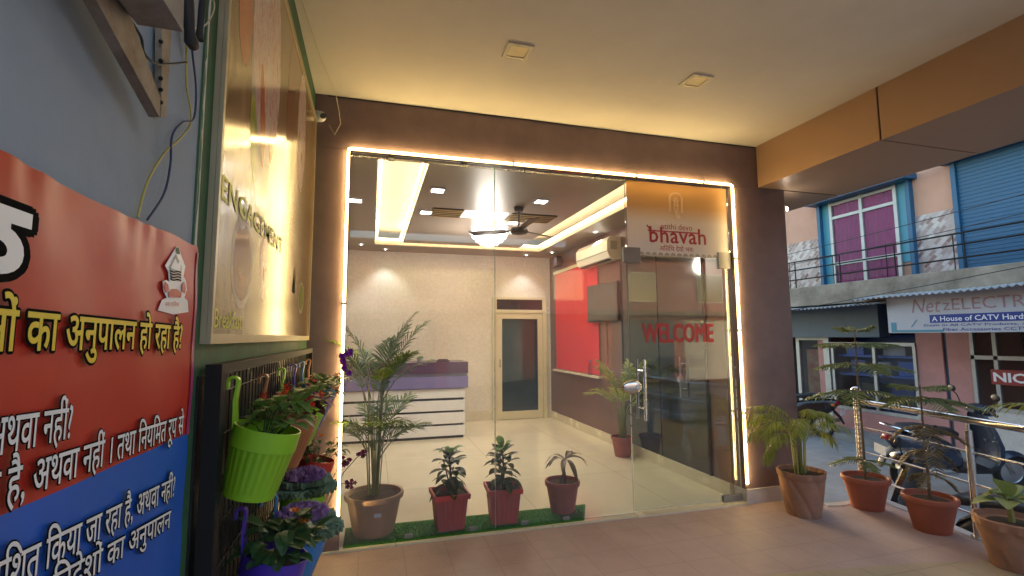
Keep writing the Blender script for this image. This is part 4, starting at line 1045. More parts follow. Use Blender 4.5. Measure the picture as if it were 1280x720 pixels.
# red blind in the window
pm('blind_red', (.62, .035, .05), .6, var=.05, sc=3)
t = thing('window_blind', 'red vertical blind covering the window in the brown lobby wall', 'blind', (3.25, 7.5, .9))
mb = MB(); n = 18
for i in range(n):
    y0 = lerp(6.66, 8.42, i / n); y1 = lerp(6.66, 8.42, (i + 1) / n) + .006
    mb.prism([(3.246, y0, .93), (3.25, y1, .93), (3.25, y1, 2.64), (3.246, y0, 2.64)], (.0015, 0, 0))
mb.build('vanes', 'blind_red', t)
box(3.225, 3.262, 6.62, 8.46, 2.64, 2.69).build('headrail', 'door_cream', t); box(3.20, 3.262, 6.60, 8.48, .885, .915).build('sill', 'cream_stone', t)
t = thing('water_bottle', 'clear plastic bottle standing on the sill of the red blind', 'bottle', (3.23, 6.95, .915))
MB().lathe([(.03, 0), (.032, .01), (.032, .14), (.012, .18), (.012, .2)], (3.23, 6.95, .916), 14).build('body', 'pale_glass', t, smooth=True)
MB().lathe([(.014, .2), (.014, .22)], (3.23, 6.95, .916), 12).build('cap', 'pot_blue', t, smooth=True)
# air conditioner
pm('ac_white', (.74, .70, .58), .4, var=.03)
t = thing('air_conditioner', 'cream wall mounted air conditioner above the television', 'air conditioner', (3.17, 6.45, 2.5))
mb = MB(); sec = [(3.26, 2.55), (3.26, 2.86), (3.10, 2.86), (3.055, 2.80), (3.05, 2.66), (3.09, 2.57), (3.16, 2.545)]
mb.prism([(x, 5.95, z) for x, z in sec], (0, 1.05, 0)); mb.build('body', 'ac_white', t)
box(3.085, 3.15, 6.02, 6.93, 2.542, 2.556).build('louvre', 'black_plastic', t)
mb = MB(); mb.box(3.044, 3.05, 5.96, 6.99, 2.655, 2.66); mb.build('seam', 'dark_gap', t)
box(3.10, 3.20, 5.943, 5.949, 2.68, 2.80).build('side_panel', 'ink_grey', t)
t = thing('television', 'dark flat television angled out from the brown lobby wall', 'television', (3.2, 6.4, 1.75))
R = Matrix.Translation((3.20, 6.42, 0)) @ Matrix.Rotation(radians(3), 4, 'Z')
MB().box(-.02, .03, -.43, .43, 1.71, 2.26, bev=.006).xf(R).build('casing', 'black_plastic', t)
pm('tv_screen', (.07, .08, .075), .18, bump=0)
MB().box(-.023, -.0205, -.41, .41, 1.74, 2.24).xf(R).build('screen', 'tv_screen', t)
box(3.232, 3.261, 6.28, 6.40, 1.9, 2.05).build('wall_bracket', 'black_metal', t)
wire([(3.25, 6.4, 1.9), (3.255, 6.42, 1.5), (3.255, 6.41, 1.1)], .006, 'cable_black', 'black lead hanging below the lobby television', 'power_lead')
# dark glass partition door in the side wall
t = thing('dark_glass_door', 'dark glass double door with steel handle in the brown lobby wall', 'door', (3.25, 5.1, .13))
for a, c in ((4.27, 5.08), (5.10, 5.93)): box(3.248, 3.2615, a, c, .10, 2.48).build('door_leaf', 'dark_glass', t)
mb = MB(); mb.box(3.24, 3.2618, 4.24, 4.265, .10, 2.5); mb.box(3.24, 3.2618, 5.935, 5.96, .10, 2.5); mb.box(3.24, 3.2618, 4.24, 5.96, 2.485, 2.51); mb.build('door_frame', 'black_metal', t)
mb = MB(); mb.tube([(3.20, 4.62, .85), (3.20, 4.62, 1.28)], .012, 10); mb.tube([(3.20, 4.62, .93), (3.25, 4.62, .93)], .008, 8); mb.tube([(3.20, 4.62, 1.2), (3.25, 4.62, 1.2)], .008, 8); mb.build('pull_handle', 'chrome', t, smooth=True)
mb = MB(); mb.tube([(3.247, 4.70, 1.03), (3.235, 4.70, 1.03)], .035, 16); mb.build('lock', 'steel', t, smooth=True)
t = thing('wall_speaker', 'small black speaker high on the brown lobby wall by the red blind', 'speaker', (3.18, 8.1, 2.72))
box(3.12, 3.22, 8.0, 8.16, 2.74, 2.92, bev=.008).build('cabinet', 'black_plastic', t); box(3.22, 3.262, 8.06, 8.1, 2.8, 2.86).build('bracket', 'black_metal', t)

# ceiling fittings of the lobby
def area(name, parent, loc, energy, color, size, rot=(0, 0, 0)):
    l = bpy.data.lights.new(name, 'AREA'); l.shape = 'DISK'; l.size = size; l.energy = energy; l.color = color
    o = bpy.data.objects.new(name, l); COL.objects.link(o); o.parent = parent; o.location = Vector(loc) - OFF[parent.name]; o.rotation_euler = rot; return o
def spot(parent, loc, energy, color, ang, rot=(0, 0, 0), rad=.03):
    l = bpy.data.lights.new('lamp', 'SPOT'); l.energy = energy; l.color = color; l.spot_size = radians(ang); l.spot_blend = .6; l.shadow_soft_size = rad
    o = bpy.data.objects.new('lamp', l); COL.objects.link(o); o.parent = parent; o.location = Vector(loc) - OFF[parent.name]; o.rotation_euler = rot; return o
CW = (.93, .97, 1.0)
def sqlight(x, y, lb, e=9):
    t = thing('square_downlight', lb, 'ceiling light', (x, y, 2.98), 'lit square downlights in the lobby ceiling')
    mb = MB(); a, c = .075, .06
    for q in ((-a, a, -a, -c), (-a, a, c, a), (-a, -c, -c, c), (c, a, -c, c)): mb.box(x + q[0], x + q[1], y + q[2], y + q[3], 2.988, 2.999)
    mb.build('frame', 'white_paint', t); box(x - c, x + c, y - c, y + c, 2.991, 2.998).build('diffuser', 'spot_glow', t)
    spot(t, (x, y, 2.97), e * .21, CW, 130, rad=.05)
sqlight(.62, 4.90, 'lit square downlight in the lobby ceiling beside the left bright cove, nearer the glass')
sqlight(.60, 5.82, 'lit square downlight in the lobby ceiling beside the left bright cove, farther back')
sqlight(1.78, 5.02, 'lit square downlight in the lobby ceiling behind the fan, nearer the glass')
sqlight(1.76, 6.08, 'lit square downlight in the lobby ceiling beside the chandelier')
sqlight(-.2, 5.5, 'lit square downlight in the brown ceiling border left of the cove')
def rdlight(x, y, lb, e, rx=0., ry=0.):
    t = thing('round_spotlight', lb, 'ceiling light', (x, y, 2.98), 'round spotlights in the lobby ceiling border')
    MB().lathe([(.05, 0), (.05, .012), (.036, .012), (.036, .004)], (x, y, 2.986), 20).build('ring', 'white_paint', t, smooth=True)
    MB().lathe([(.035, .004), (.03, .0), (.001, -.004)], (x, y, 2.988), 16).build('bulb', 'spot_glow', t)
    spot(t, (x, y, 2.975), e * .25, CW, 95, (rx, ry, 0), .03)
rdlight(.2, 8.48, 'round spotlight grazing the wallpaper above the reception counter', 15)
rdlight(-.19, 8.14, 'round spotlight in the ceiling border at the reception side wall', 12)
rdlight(2.70, 8.45, 'round spotlight grazing the wallpaper above the office door', 15)
rdlight(3.06, 8.08, 'round spotlight in the ceiling border above the red blind', 12)
rdlight(3.06, 6.3, 'round spotlight in the ceiling border above the air conditioner', 12)
t = thing('ceiling_panel_light', 'lit rectangular panel recessed in the glossy lobby ceiling behind the chandelier', 'ceiling light', (1.30, 5.75, 2.99))
box(1.04, 1.58, 5.62, 5.95, 2.993, 2.999).build('diffuser', 'panel_glow', t)
pm('brass', (.62, .45, .2), .3, m=.9)
for x0, x1, lb in ((.66, 1.02, 'slotted brass ceiling vent left of the chandelier'), (1.62, 2.2, 'slotted brass ceiling vent right of the chandelier')):
    t = thing('ceiling_vent', lb, 'vent', ((x0 + x1) / 2, 5.78, 2.98), 'slotted vents in the lobby ceiling')
    box(x0, x1, 5.60, 5.98, 2.992, 2.9995).build('backing', 'dark_gap', t)
    mb = MB()
    for k in range(5): mb.box(x0, x1, 5.62 + k * .082, 5.645 + k * .082, 2.984, 2.992)
    mb.build('slats', 'brass', t)
# chandelier
t = thing('chandelier', 'glowing round crystal chandelier under the lobby ceiling', 'chandelier', (1.53, 6.45, 2.62))
MB().lathe([(.09, 2.97), (.09, 3.0)], (1.53, 6.45, 0), 20).build('ceiling_plate', 'brass', t, smooth=True)
MB().lathe([(.27, 2.93), (.275, 2.96), (.26, 2.97), (.1, 2.975)], (1.53, 6.45, 0), 30).build('ring', 'crystal', t, smooth=True)
mb = MB(); mb.lathe([(.001, 2.77), (.08, 2.78), (.15, 2.80), (.22, 2.85), (.25, 2.90), (.24, 2.945), (.12, 2.965)], (1.53, 6.45, 0), 30); mb.build('glowing_bowl', 'chandelier_glow', t, smooth=True)
mb = MB()
for rr, z, n in ((.26, 2.92, 34), (.23, 2.87, 30), (.18, 2.815, 24), (.12, 2.775, 16), (.06, 2.755, 8)):
    for k in range(n):
        a = 2 * pi * k / n; mb.sphere((1.53 + rr * cos(a), 6.45 + rr * sin(a), z), .014, 6, 4, (.8, .8, 1.4))
mb.build('crystals', 'crystal', t)
l = bpy.data.lights.new('lamp', 'POINT'); l.energy = 8; l.color = (1, .93, .8); l.shadow_soft_size = .15
o = bpy.data.objects.new('lamp', l); COL.objects.link(o); o.parent = t; o.location = Vector((1.53, 6.45, 2.6)) - OFF[t.name]
# fan
pm('fan_brown', (.09, .06, .045), .35)
t = thing('ceiling_fan', 'dark ceiling fan hanging by a rod in front of the chandelier', 'fan', (1.62, 5.35, 2.7))
MB().tube([(1.62, 5.35, 3.0), (1.62, 5.35, 2.76)], .012, 10).build('rod', 'fan_brown', t, smooth=True)
MB().lathe([(.05, 2.95), (.06, 3.0)], (1.62, 5.35, 0), 16).build('canopy', 'fan_brown', t, smooth=True)
MB().lathe([(.03, 2.68), (.09, 2.69), (.11, 2.72), (.10, 2.75), (.04, 2.77)], (1.62, 5.35, 0), 24).build('motor', 'fan_brown', t, smooth=True)
for k in range(3):
    a = .5 + k * 2 * pi / 3; dr = Vector((cos(a), sin(a), 0)); sd = Vector((-sin(a), cos(a), 0)); c = Vector((1.62, 5.35, 2.725)); mb = MB()
    mb.prism([c + dr * .1 - sd * .03, c + dr * .2 - sd * .06 - Vector((0, 0, .01)), c + dr * .58 - sd * .07 - Vector((0, 0, .012)), c + dr * .6 + sd * .06 + Vector((0, 0, .012)), c + dr * .2 + sd * .05 + Vector((0, 0, .01)), c + dr * .1 + sd * .03], (0, 0, .006))
    mb.build('blade', 'fan_brown', t)
#@@STREET
# ------------------------------------------------------------------ railing
t = thing('steel_railing', 'polished steel railing with a ball topped post along the porch edge', 'railing', (4.4, 2.9, 0))
p1 = Vector((4.55, 3.735, 0)); p2 = Vector((4.345, 2.69, 0)); p3 = Vector((4.215, 2.0, 0)); p4 = Vector((4.2, -.5, 0))
def hookz(p, z): return Vector((p.x, p.y, z))
mb = MB(); prof = []
for i in range(61):
    z = .02 + .885 * i / 60; prof.append((.030 + (.004 if i % 3 == 1 else 0), z))
mb.lathe([(.05, 0), (.05, .015), (.032, .02)] + prof + [(.036, .91), (.02, .915)], p1, 24); po = mb.build('fluted_post', 'steel', t, smooth=True)
MB().sphere(p1 + Vector((0, 0, .955)), .048, 18, 12).build('ball', 'chrome', po, smooth=True)
for p in (p2, p4):
    MB().lathe([(.045, 0), (.045, .012), (.024, .016), (.024, .78), (.01, .79), (.01, .83)], p, 20).build('post', 'steel', t, smooth=True)
path = [p1, p1.lerp(p2, .5) + Vector((.02, 0, 0)), p2, p3, p4]
MB().tube([hookz(p, .86) for p in path], .027, 14).build('handrail', 'chrome', t, smooth=True)
for z in (.165, .39, .62): MB().tube([hookz(p, z) for p in path], .0085, 8).build('rail', 'steel', t, smooth=True)

# ------------------------------------------------------------------ scooters
pm('scooter_blue', (.035, .05, .085), .25, m=.3, var=.05, coat=.6, bump=0); pm('scooter_black', (.012, .012, .014), .25, var=.05, coat=.6, bump=0)
pm('seat_vinyl', (.025, .028, .035), .38, var=.1, bump=.2, bsc=120); pm('lens_red', (.35, .01, .01), .2, bump=0); pm('lens_clear', (.55, .58, .62), .12, bump=0); pm('alloy', (.5, .51, .52), .35, m=.8)
pm('plate_white', (.75, .75, .73), .4)
def scooter(label, loc, yaw, paint, lean=.0, steer=0.):
    t = thing('parked_scooter', label, 'scooter', (0, 0, 0), 'scooters parked in the street')
    body = MB()
    body.loft([(-.86, .66, .04, .05), (-.80, .63, .085, .10), (-.62, .56, .135, .17), (-.40, .50, .165, .20), (-.18, .45, .165, .19), (-.06, .40, .15, .15), (-.02, .38, .12, .10)], 20); body.build('rear_body', paint, t, smooth=True)
    seat = MB(); seat.loft([(-.74, .765, .06, .02), (-.68, .785, .11, .04), (-.45, .775, .135, .05), (-.25, .745, .125, .045), (-.10, .725, .10, .05), (-.02, .70, .06, .03)], 18, 3); seat.build('seat', 'seat_vinyl', t, smooth=True)
    fb = MB(); fb.loft([(-.10, .30, .17, .05), (.05, .275, .18, .03), (.30, .275, .17, .03), (.38, .33, .16, .05)], 16, 4); fb.build('footboard', 'black_plastic', t, smooth=True)
    ap = MB()
    ap.loft([(.30, .30, .16, .03), (.34, .42, .19, .05), (.36, .62, .20, .06), (.33, .84, .18, .05), (.29, .95, .12, .03)], 18, 3.2)
    vs = []; fs = []; rows = [(.43, .27, .14, .05), (.47, .40, .19, .055), (.46, .58, .205, .06), (.40, .76, .18, .06), (.33, .92, .13, .05), (.30, .97, .09, .03)]
    n = 14
    for x, z, hy, d in rows:
        for j in range(n + 1):
            u = j / n * 2 - 1; vs.append((x - d * u * u - .0, hy * u, z))
        for j in range(n, -1, -1):
            u = j / n * 2 - 1; vs.append((x - d * u * u - .045, hy * u * .95, z))
    m = 2 * (n + 1)
    for i in range(len(rows) - 1):
        for j in range(m): fs.append((i * m + j, i * m + (j + 1) % m, (i + 1) * m + (j + 1) % m, (i + 1) * m + j))
    fs.append(tuple(reversed(range(m)))); fs.append(tuple(range((len(rows) - 1) * m, len(rows) * m)))
    ap = MB(); ap.add(vs, fs); ap.build('leg_shield', paint, t, smooth=True)
    hd = MB(); hd.loft([(.17, 1.0, .06, .03), (.22, 1.01, .13, .05), (.30, 1.0, .15, .075), (.38, .985, .11, .07), (.42, .98, .07, .05)], 18, 2.4); hb = hd.build('handlebar_cowl', paint, t, smooth=True)
    MB().sphere((.405, 0, .98), .06, 14, 10, (.45, 1.15, .75)).build('headlight', 'lens_clear', t, smooth=True)
    for s_ in (-1, 1):
        MB().tube([(.25, s_ * .12, 1.01), (.21, s_ * .24, 1.02), (.16, s_ * .34, 1.01)], [.013, .013, .013], 8).build('handlebar', 'black_metal', t, smooth=True)
        MB().tube([(.20, s_ * .25, 1.02), (.155, s_ * .36, 1.01)], .019, 10).build('grip', 'rubber', t, smooth=True)
        o = MB().tube([(.23, s_ * .2, 1.03), (.22, s_ * .25, 1.14), (.2, s_ * .29, 1.18)], .006, 6).build('mirror_stem', 'black_metal', t, smooth=True)
        MB().sphere((.20, s_ * .30, 1.21), .055, 14, 9, (.25, 1.1, .8)).build('mirror', 'black_plastic', o, smooth=True)
        MB().tube([(.41, s_ * .10, .25 + .0), (.62, s_ * .085, .24)], .02, 8)
    fk = MB()
    for s_ in (-1, 1): fk.tube([(.40, s_ * .055, .62), (.66, s_ * .075, .22)], .017, 8)
    fk.build('fork', 'alloy', t, smooth=True)
    fe = MB(); vs = []; fs = []; k = 14
    for i in range(k + 1):
        q = lerp(-.15, 2.6, i / k); wd = .075 * sin(pi * lerp(.15, .85, i / k))
        for j in range(7):
            u = j / 6 * 2 - 1; rr = .262 - .05 * u * u
            vs.append((.66 + rr * cos(q), wd * u * 1.1, .225 + rr * sin(q)))
    for i in range(k):
        for j in range(6): fs.append((i * 7 + j, (i + 1) * 7 + j, (i + 1) * 7 + j + 1, i * 7 + j + 1))
    fe.add(vs, fs); fe.build('front_fender', paint, t, smooth=True)
    rf = MB(); rf.loft([(-.95, .30, .05, .015), (-.9, .40, .06, .02), (-.8, .5, .07, .03)], 12); rf.build('mudguard', 'black_plastic', t, smooth=True)
    for x in (.66, -.60):
        wq = thing('wheel', None, None, (x, 0, .225)); wq.parent = t
        ty = MB(); pr = []
        for i in range(13): q = 2 * pi * i / 12; pr.append((.180 + .042 * cos(q), .046 * sin(q)))
        ty.lathe(pr[:-1] + [pr[0]], (0, 0, 0), 36); ty.xf(Matrix.Translation((x, 0, .225)) @ Matrix.Rotation(pi / 2, 4, 'X')); ty.build('tyre', 'rubber', wq, smooth=True)
        rm = MB(); rm.lathe([(.04, -.045), (.05, -.03), (.135, -.012), (.150, -.03), (.152, .03), (.135, .012), (.05, .03), (.04, .045)], (0, 0, 0), 30, wob=None); rm.xf(Matrix.Translation((x, 0, .225)) @ Matrix.Rotation(pi / 2, 4, 'X')); rm.build('rim', 'alloy', wq, smooth=True)
    MB().tube([(-.1, -.13, .24), (-.4, -.16, .25), (-.5, -.17, .28), (-.85, -.17, .36)], [.018, .02, .045, .04], 12).build('exhaust', 'alloy', t, smooth=True)
    MB().sphere((-.86, 0, .66), .07, 14, 9, (.4, 1.1, .6)).build('tail_light', 'lens_red', t, smooth=True)
    for s_ in (-1, 1): MB().sphere((-.82, s_ * .11, .62), .03, 10, 7, (1.2, .7, .8)).build('indicator', 'flower_orange', t, smooth=True)
    mb = MB(); mb.box(-.945, -.938, -.1, .1, .45, .56); mb.build('number_plate', 'plate_white', t)
    gr = MB(); 
    for s_ in (-1, 1): gr.tube([(-.62, s_ * .14, .74), (-.80, s_ * .12, .80), (-.90, s_ * .05, .82)], .011, 8)
    gr.tube([(-.9, -.05, .82), (-.905, 0, .823), (-.9, .05, .82)], .011, 8); gr.build('grab_rail', 'chrome', t, smooth=True)
    MB().tube([(-.2, .12, .28), (-.28, .2, .0)], .011, 8).build('side_stand', 'black_metal', t, smooth=True)
    t.location = loc; t.rotation_euler = (lean, 0, yaw)
    return t
scooter('dark blue grey scooter parked side on in the street beyond the railing', (7.10, 4.58, -.43), atan2(-.30, .95), 'scooter_blue', lean=.10)
scooter('black scooter parked close below the railing behind the terracotta pots', (5.06, 3.28, -.64), radians(98), 'scooter_black', lean=-.1)
scooter('black scooter seen from its tail near the far shop door beside the brown column', (8.02, 8.05, -.42), radians(112), 'scooter_black', lean=.08)

# ------------------------------------------------------------------ building across the street
pm('pink_plaster', (.56, .31, .22), .85, var=.1, sc=2, bump=.4, bsc=40); pm('pink_shop', (.50, .25, .23), .8, var=.12, sc=3, bump=.3)
pm('slab_concrete', (.42, .36, .28), .9, c2=(.15, .12, .09), sc=2.2, bump=.6, bsc=30); pm('paint_blue', (.014, .095, .20), .45, var=.08, sc=4); pm('paint_cyan', (.06, .26, .35), .45, var=.05)
pm('aluminium', (.40, .41, .41), .45, m=.4); pm('curtain_pink', (.30, .045, .15), .8, var=.1); pm('fascia_blue', (.06, .10, .15), .5, var=.1); pm('tin', (.50, .52, .54), .5, m=.3, var=.15, sc=12)
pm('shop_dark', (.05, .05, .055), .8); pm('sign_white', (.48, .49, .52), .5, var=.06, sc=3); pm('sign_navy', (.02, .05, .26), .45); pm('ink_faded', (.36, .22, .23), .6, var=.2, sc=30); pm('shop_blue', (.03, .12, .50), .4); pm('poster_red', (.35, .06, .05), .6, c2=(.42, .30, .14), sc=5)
def diamond():
    mt, N, L, P = newmat('woven_tile')
    tc = N.new('ShaderNodeTexCoord'); mp = N.new('ShaderNodeMapping'); mp.inputs['Rotation'].default_value = (radians(45), 0, 0); mp.inputs['Scale'].default_value = (1, 1, 1)
    L.new(tc.outputs['Object'], mp.inputs[0])
    sp = N.new('ShaderNodeSeparateXYZ'); L.new(mp.outputs[0], sp.inputs[0]); cb = N.new('ShaderNodeCombineXYZ'); L.new(sp.outputs['Y'], cb.inputs['X']); L.new(sp.outputs['Z'], cb.inputs['Y'])
    ck = N.new('ShaderNodeTexBrick'); ck.inputs['Scale'].default_value = 1; ck.inputs['Brick Width'].default_value = .13; ck.inputs['Row Height'].default_value = .065; ck.inputs['Mortar Size'].default_value = .005
    ck.inputs['Color1'].default_value = (.20, .10, .09, 1); ck.inputs['Color2'].default_value = (.55, .48, .47, 1); ck.inputs['Mortar'].default_value = (.42, .32, .3, 1)
    L.new(cb.outputs[0], ck.inputs['Vector']); L.new(ck.outputs[0], P.inputs['Base Color']); P.inputs['Roughness'].default_value = .25
diamond()
XB, XW = 8.3, 9.0
t = thing('shop_building', 'two storey pink shop building with a concrete balcony across the street', 'building', (9.5, 6, -.29))
YA, YB = -2.0, 15.0
box(XW, 12, YA, YB, 2.462, 6.6).build('upper_wall', 'pink_plaster', t)
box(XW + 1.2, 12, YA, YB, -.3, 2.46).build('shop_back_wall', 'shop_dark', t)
box(XB, 12, YA, YB, 2.08, 2.46, bev=.01).build('balcony_slab', 'slab_concrete', t)
box(XW - .3, 12.2, YA - .2, YB + .2, 6.602, 6.85).build('parapet', 'slab_concrete', t)
for y0, y1 in ((5.81, 6.21), (5.43, 5.745), (8.0, 8.14), (3.2, 3.9), (-2, -.5), (10.4, 10.8), (12.5, 12.9)): box(XW - .03, XW + 1.2, y0, y1, -.29, 2.078).build('shop_pillar', 'pink_shop', t)
box(XW, XW + .1, 5.748, 5.807, -.29, 2.078).build('dark_gap_strip', 'fascia_blue', t)  # dark strip standing in for the shaded gap between the two pillars
for y0, y1, zt in ((7.86, 9.6, 3.53), (5.44, 6.07, 3.53), (1.2, 3.0, 3.53)): box(XW - .012, XW, y0, y1, 2.463, zt).build('tile_cladding', 'woven_tile', t)
# balcony window
wf = MB(); wy0, wy1, wz0, wz1 = 6.13, 7.83, 2.47, 4.18
wf.box(XW - .10, XW, wy0 - .07, wy0, wz0, wz1); wf.box(XW - .10, XW, wy1, wy1 + .07, wz0, wz1); wf.box(XW - .32, XW, wy0 - .15, wy1 + .15, wz1, wz1 + .10)
wo = wf.build('window', 'paint_blue', t)
box(XW - .02, XW - .003, wy1 - .16, wy1, wz0, wz1).build('cyan_panel', 'paint_cyan', wo); box(XW - .02, XW - .003, wy0, wy0 + .2, wz0 + .3, wz1).build('cyan_panel', 'paint_cyan', wo)
mb = MB()
for y in (6.34, 6.98, 7.62): mb.box(XW - .06, XW - .022, y - .03, y + .03, wz0, wz1)
for z in (2.92, 3.86, 4.14): mb.box(XW - .055, XW - .024, 6.34, 7.62, z - .028, z + .028)
mb.build('window_frame', 'aluminium', wo)
mb = MB(); vs = []; fs = []; n = 90
for i in range(n + 1):
    y = lerp(6.36, 7.6, i / n); x = XW - .016 - .008 * sin(i * .9) * (1 if i % 2 else .7); vs += [(x, y, wz0), (x, y, wz1 - .03)]
for i in range(n): fs.append((2 * i, 2 * i + 1, 2 * i + 3, 2 * i + 2))
mb.add(vs, fs); mb.build('curtain', 'curtain_pink', wo, smooth=True)
box(XW - .035, XW - .030, 6.37, 7.59, wz0, wz1 - .03).build('pane', 'window_glass', wo)
# shutter
mb = MB(); z = 2.47
while z < 4.22: mb.box(XW - .05, XW - .012, 3.0, 5.36, z, z + .052); mb.box(XW - .04, XW - .012, 3.0, 5.36, z + .052, z + .06); z += .06
sh = mb.build('roller_shutter', 'paint_blue', t)
mb = MB(); mb.box(XW - .09, XW, 5.362, 5.43, 2.47, 4.25); mb.box(XW - .09, XW, 2.93, 2.998, 2.47, 4.25); mb.box(XW - .35, XW, 2.8, 5.55, 4.25, 4.36); mb.build('shutter_frame', 'paint_blue', sh)
# railing of the balcony
rl = MB()
for z in (2.63, 2.83, 3.0): rl.tube([(XB + .06, YA, z), (XB + .06, YB, z)], .014, 6)
y = YA
while y < YB:
    rl.tube([(XB + .06, y, 2.46), (XB + .06, y, 3.0)], .012, 6); rl.tube([(XB + .06, y + .14, 2.46), (XB + .06, y + .14, 3.0)], .008, 5); y += 1.0
rl.build('balcony_railing', 'black_metal', t)
# ground floor: fascia, frames, display glass, contents
box(XW - .25, XW + .02, 6.66, 10.4, 1.46, 2.05).build('shop_fascia', 'fascia_blue', t)
df = MB(); df.box(XW - .04, XW + .02, 8.60, 8.68, -.29, 1.46); df.box(XW - .06, XW + .02, 7.86, 7.99, -.29, 1.46); df.box(XW - .04, XW + .02, 7.99, 8.60, 1.40, 1.46)
do = df.build('shop_door', 'aluminium', t); box(XW - .01, XW - .004, 7.99, 8.60, -.28, 1.40).build('pane', 'pale_glass', do)
box(XW + .05, XW + .06, 8.02, 8.5, .1, 1.2).build('poster', 'poster_red', do)
df = MB(); df.box(XW - .05, XW + .01, 6.22, 7.86, .06, .12); df.box(XW - .05, XW + .01, 6.22, 7.86, 1.30, 1.36)
for y in (6.24, 6.95, 7.80): df.box(XW - .05, XW + .01, y - .025, y + .025, .12, 1.30)
do = df.build('display_window', 'aluminium', t); box(XW - .022, XW - .016, 6.24, 7.8, .12, 1.30).build('pane', 'pale_glass', do)
box(XW - .05, XW + .03, 6.215, 7.86, -.29, .055).build('stall_riser', 'pink_shop', t)
df = MB()
for a in ((4.1, 5.42, .36, .42), (4.1, 5.42, 1.12, 1.18), (4.1, 5.42, 1.6, 1.66)): df.box(XW - .05, XW + .01, *a)
for y in (5.39, 5.10, 4.6, 4.12): df.box(XW - .05, XW + .01, y - .025, y + .025, .42, 1.6)
do = df.build('display_window', 'aluminium', t); box(XW - .022, XW - .016, 4.1, 5.4, .42, 1.6).build('pane', 'pale_glass', do)
box(XW - .04, XW + .03, 3.9, 5.43, -.29, .36).build('stall_riser', 'white_plinth', t)
pm('sign_red', (.28, .03, .03), .5)
nb = box(XW - .062, XW - .052, 4.72, 5.17, .76, .98).build('window_sign', 'sign_red', do)
text('NIC', 'lettering', 'ink_white', nb, (XW - .0625, 5.14, .80), (0, -1, 0), ZD, wdt=.38, hgt=.14, bold=.03, lift=.001)
# shelves and stock seen in the display window
random.seed(12)
t2 = thing('display_shelf', 'blue shelf unit with stock behind the shop window across the street', 'shelf', (9.6, 7, -.29))
mb = MB()
for z in (.35, .72, 1.08): mb.box(9.10, 9.6, 6.25, 7.8, z, z + .04)
mb.box(9.6, 9.64, 6.25, 7.8, -.29, 1.5); mb.build('boards', 'shop_blue', t2)
for k, (y, z, w_, h_, m) in enumerate(((6.5, .76, .3, .26, 'shop_blue'), (6.95, .76, .34, .24, 'sign_white'), (7.4, .76, .3, .26, 'sign_navy'), (6.6, .39, .4, .22, 'sign_navy'), (7.2, .39, .34, .2, 'black_plastic'), (6.7, 1.12, .4, .16, 'sign_white'), (7.45, 1.12, .36, .18, 'shop_blue'))):
    lbs = ['blue carton at the pillar end of the shop window middle shelf', 'white carton in the centre of the shop window middle shelf', 'navy carton at the door end of the shop window middle shelf', 'wide navy carton on the lowest shop window shelf', 'black device on the lowest shop window shelf', 'flat white carton on the top shop window shelf', 'blue carton on the top shop window shelf']
    tag(box(9.12, 9.4, y - w_ / 2, y + w_ / 2, z, z + h_, bev=.01).build('carton', m), lbs[k], 'carton', 'stock behind the shop window')
# signboard
t = thing('shop_signboard', 'white shop signboard with faded red lettering and a navy strip across the street', 'sign', (8.28, 4.4, 1.53))
box(XB - .06, XB - .01, 2.2, 6.11, 1.53, 2.15).build('board', 'sign_white', t)
SXB = XB - .062; ND = (0, -1, 0)
text('Net', 'lettering', 'ink_faded', t, (SXB, 5.72, 1.84), ND, ZD, wdt=.42, hgt=.22, bold=.0, shear=.25, lift=.001)
text('zELECTRONICS', 'lettering', 'ink_faded', t, (SXB, 5.28, 1.86), ND, ZD, wdt=1.75, hgt=.17, lift=.001)
o = MB(); o.box(SXB - .003, SXB - .0005, 2.6, 5.47, 1.68, 1.80); o = o.build('navy_strip', 'sign_navy', t)
text('A House of CATV Hardware & CCTV', 'lettering', 'ink_white', o, (SXB - .0032, 5.44, 1.70), ND, ZD, wdt=1.75, hgt=.075, bold=.012, lift=.001)
text('Deals In All CATV Products, Amplifier, Nodes, Co-Axial', 'lettering', 'sign_navy', t, (SXB, 5.56, 1.615), ND, ZD, wdt=2.3, hgt=.045, bold=.006, lift=.001)
text('Fiber Accessories CCTV Wire CAT-5 Cable', 'lettering', 'sign_navy', t, (SXB, 5.30, 1.555), ND, ZD, wdt=1.8, hgt=.045, bold=.006, lift=.001)
mb = MB(); mb.box(SXB - .004, SXB - .001, 5.30, 5.98, 1.545, 1.575); mb.box(SXB - .004, SXB - .001, 5.98, 6.06, 1.545, 1.70); mb.prism([(SXB - .003, 5.74, 1.62), (SXB - .003, 5.755, 1.62), (SXB - .003, 5.66, 1.74), (SXB - .003, 5.65, 1.735)], (.002, 0, 0)); mb.build('painted_device', 'paint_cyan', t)
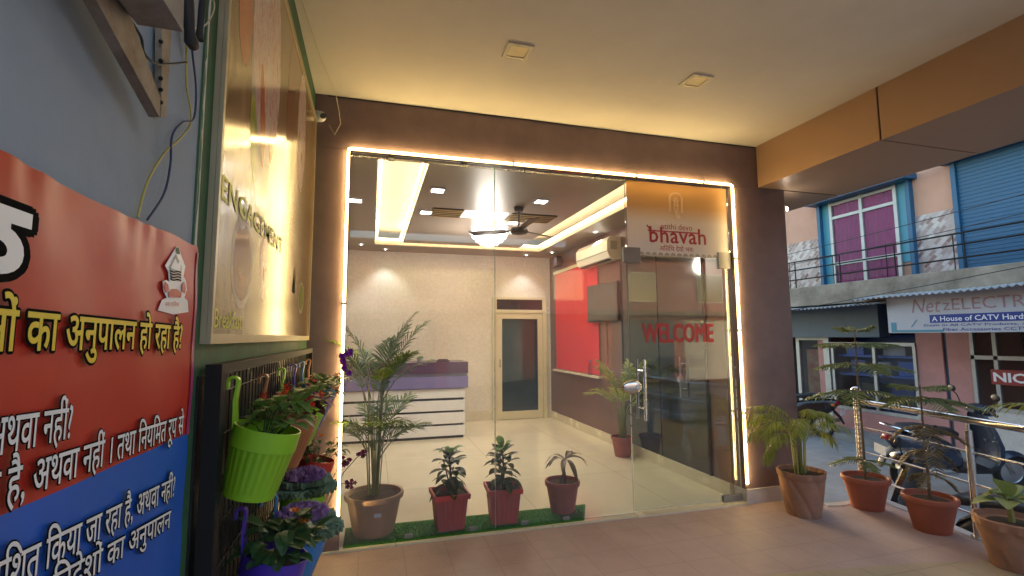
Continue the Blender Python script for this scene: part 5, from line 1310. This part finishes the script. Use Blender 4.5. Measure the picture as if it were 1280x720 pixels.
# corrugated awnings
def awning(y0, y1, z0, z1, label, x0, x1, zd):
    vs = []; fs = []; n = int((y1 - y0) / .02)
    for i in range(n + 1):
        y = lerp(y0, y1, i / n); rp = .016 * sin(2 * pi * y / .09); zz = lerp(z0, z1, (y - y0) / (y1 - y0)) + .012 * sin(y * 2.3)
        vs += [(x0, y, zz + rp), (x1, y, zz + zd + rp), (x0, y, zz + rp - .004), (x1, y, zz + zd + rp - .004)]
    for i in range(n):
        a = 4 * i; fs += [(a, a + 1, a + 5, a + 4), (a + 2, a + 6, a + 7, a + 3), (a, a + 4, a + 6, a + 2)]
    mb = MB(); mb.add(vs, fs); tag(mb.build('corrugated_awning', 'tin', smooth=True), label, 'awning', 'tin awnings over the shops')
awning(6.12, 10.5, 2.015, 2.03, 'corrugated tin awning above the dark blue shop fascia', 8.05, 8.9, .07)
awning(1.8, 6.55, 2.19, 2.09, 'corrugated tin awning above the white signboard', 8.0, 8.32, .05)
# street cables
def sag(a, c, s_, n=16): a = Vector(a); c = Vector(c); return [a.lerp(c, i / n) - Vector((0, 0, s_ * 4 * (i / n) * (1 - i / n))) for i in range(n + 1)]
for a, c, s_, lb in (((8.2, 12, 3.1), (8.15, 1, 3.55), .12, 'upper black cable strung along the balcony across the street'), ((8.22, 12, 2.95), (8.1, 1, 3.3), .16, 'middle black cable strung along the balcony across the street'), ((8.05, 11, 1.75), (8.0, 1, 2.75), .08, 'black cable sloping across the signboard and balcony slab')):
    wire(sag(a, c, s_), .006, 'cable_black', lb, 'street_cable', 'cables strung across the street')

# ------------------------------------------------------------------ building on the other side of the front street (mirrored in the glass)
t = thing('brick_building', 'dim two storey plastered building on the front street mirrored in the shop glass', 'building', (2, -16, -.7))
box(-22, 24, -20, -14, -.75, 5.4).build('wall', 'pink_shop', t)
box(-22.3, 24.3, -20.3, -13.6, 5.402, 5.7).build('roof', 'slab_concrete', t)
for k in range(11):
    for z in (3.2,):
        x = -19 + k * 4
        o = box(x - .8, x + .8, -14.0 + .002, -13.94, z, z + 1.5).build('window', 'aluminium', t); box(x - .74, x + .74, -13.939, -13.93, z + .06, z + 1.44).build('pane', 'dark_glass', o)
for k in range(11):
    x = -19 + k * 4; box(x - 1.7, x + 1.7, -13.998, -13.95, -.7, 2.3).build('shop_shutter', 'paint_blue' if k % 3 else 'tin', t)
box(-22, 24, -13.995, -12.9, 2.5, 2.7).build('canopy_slab', 'slab_concrete', t)
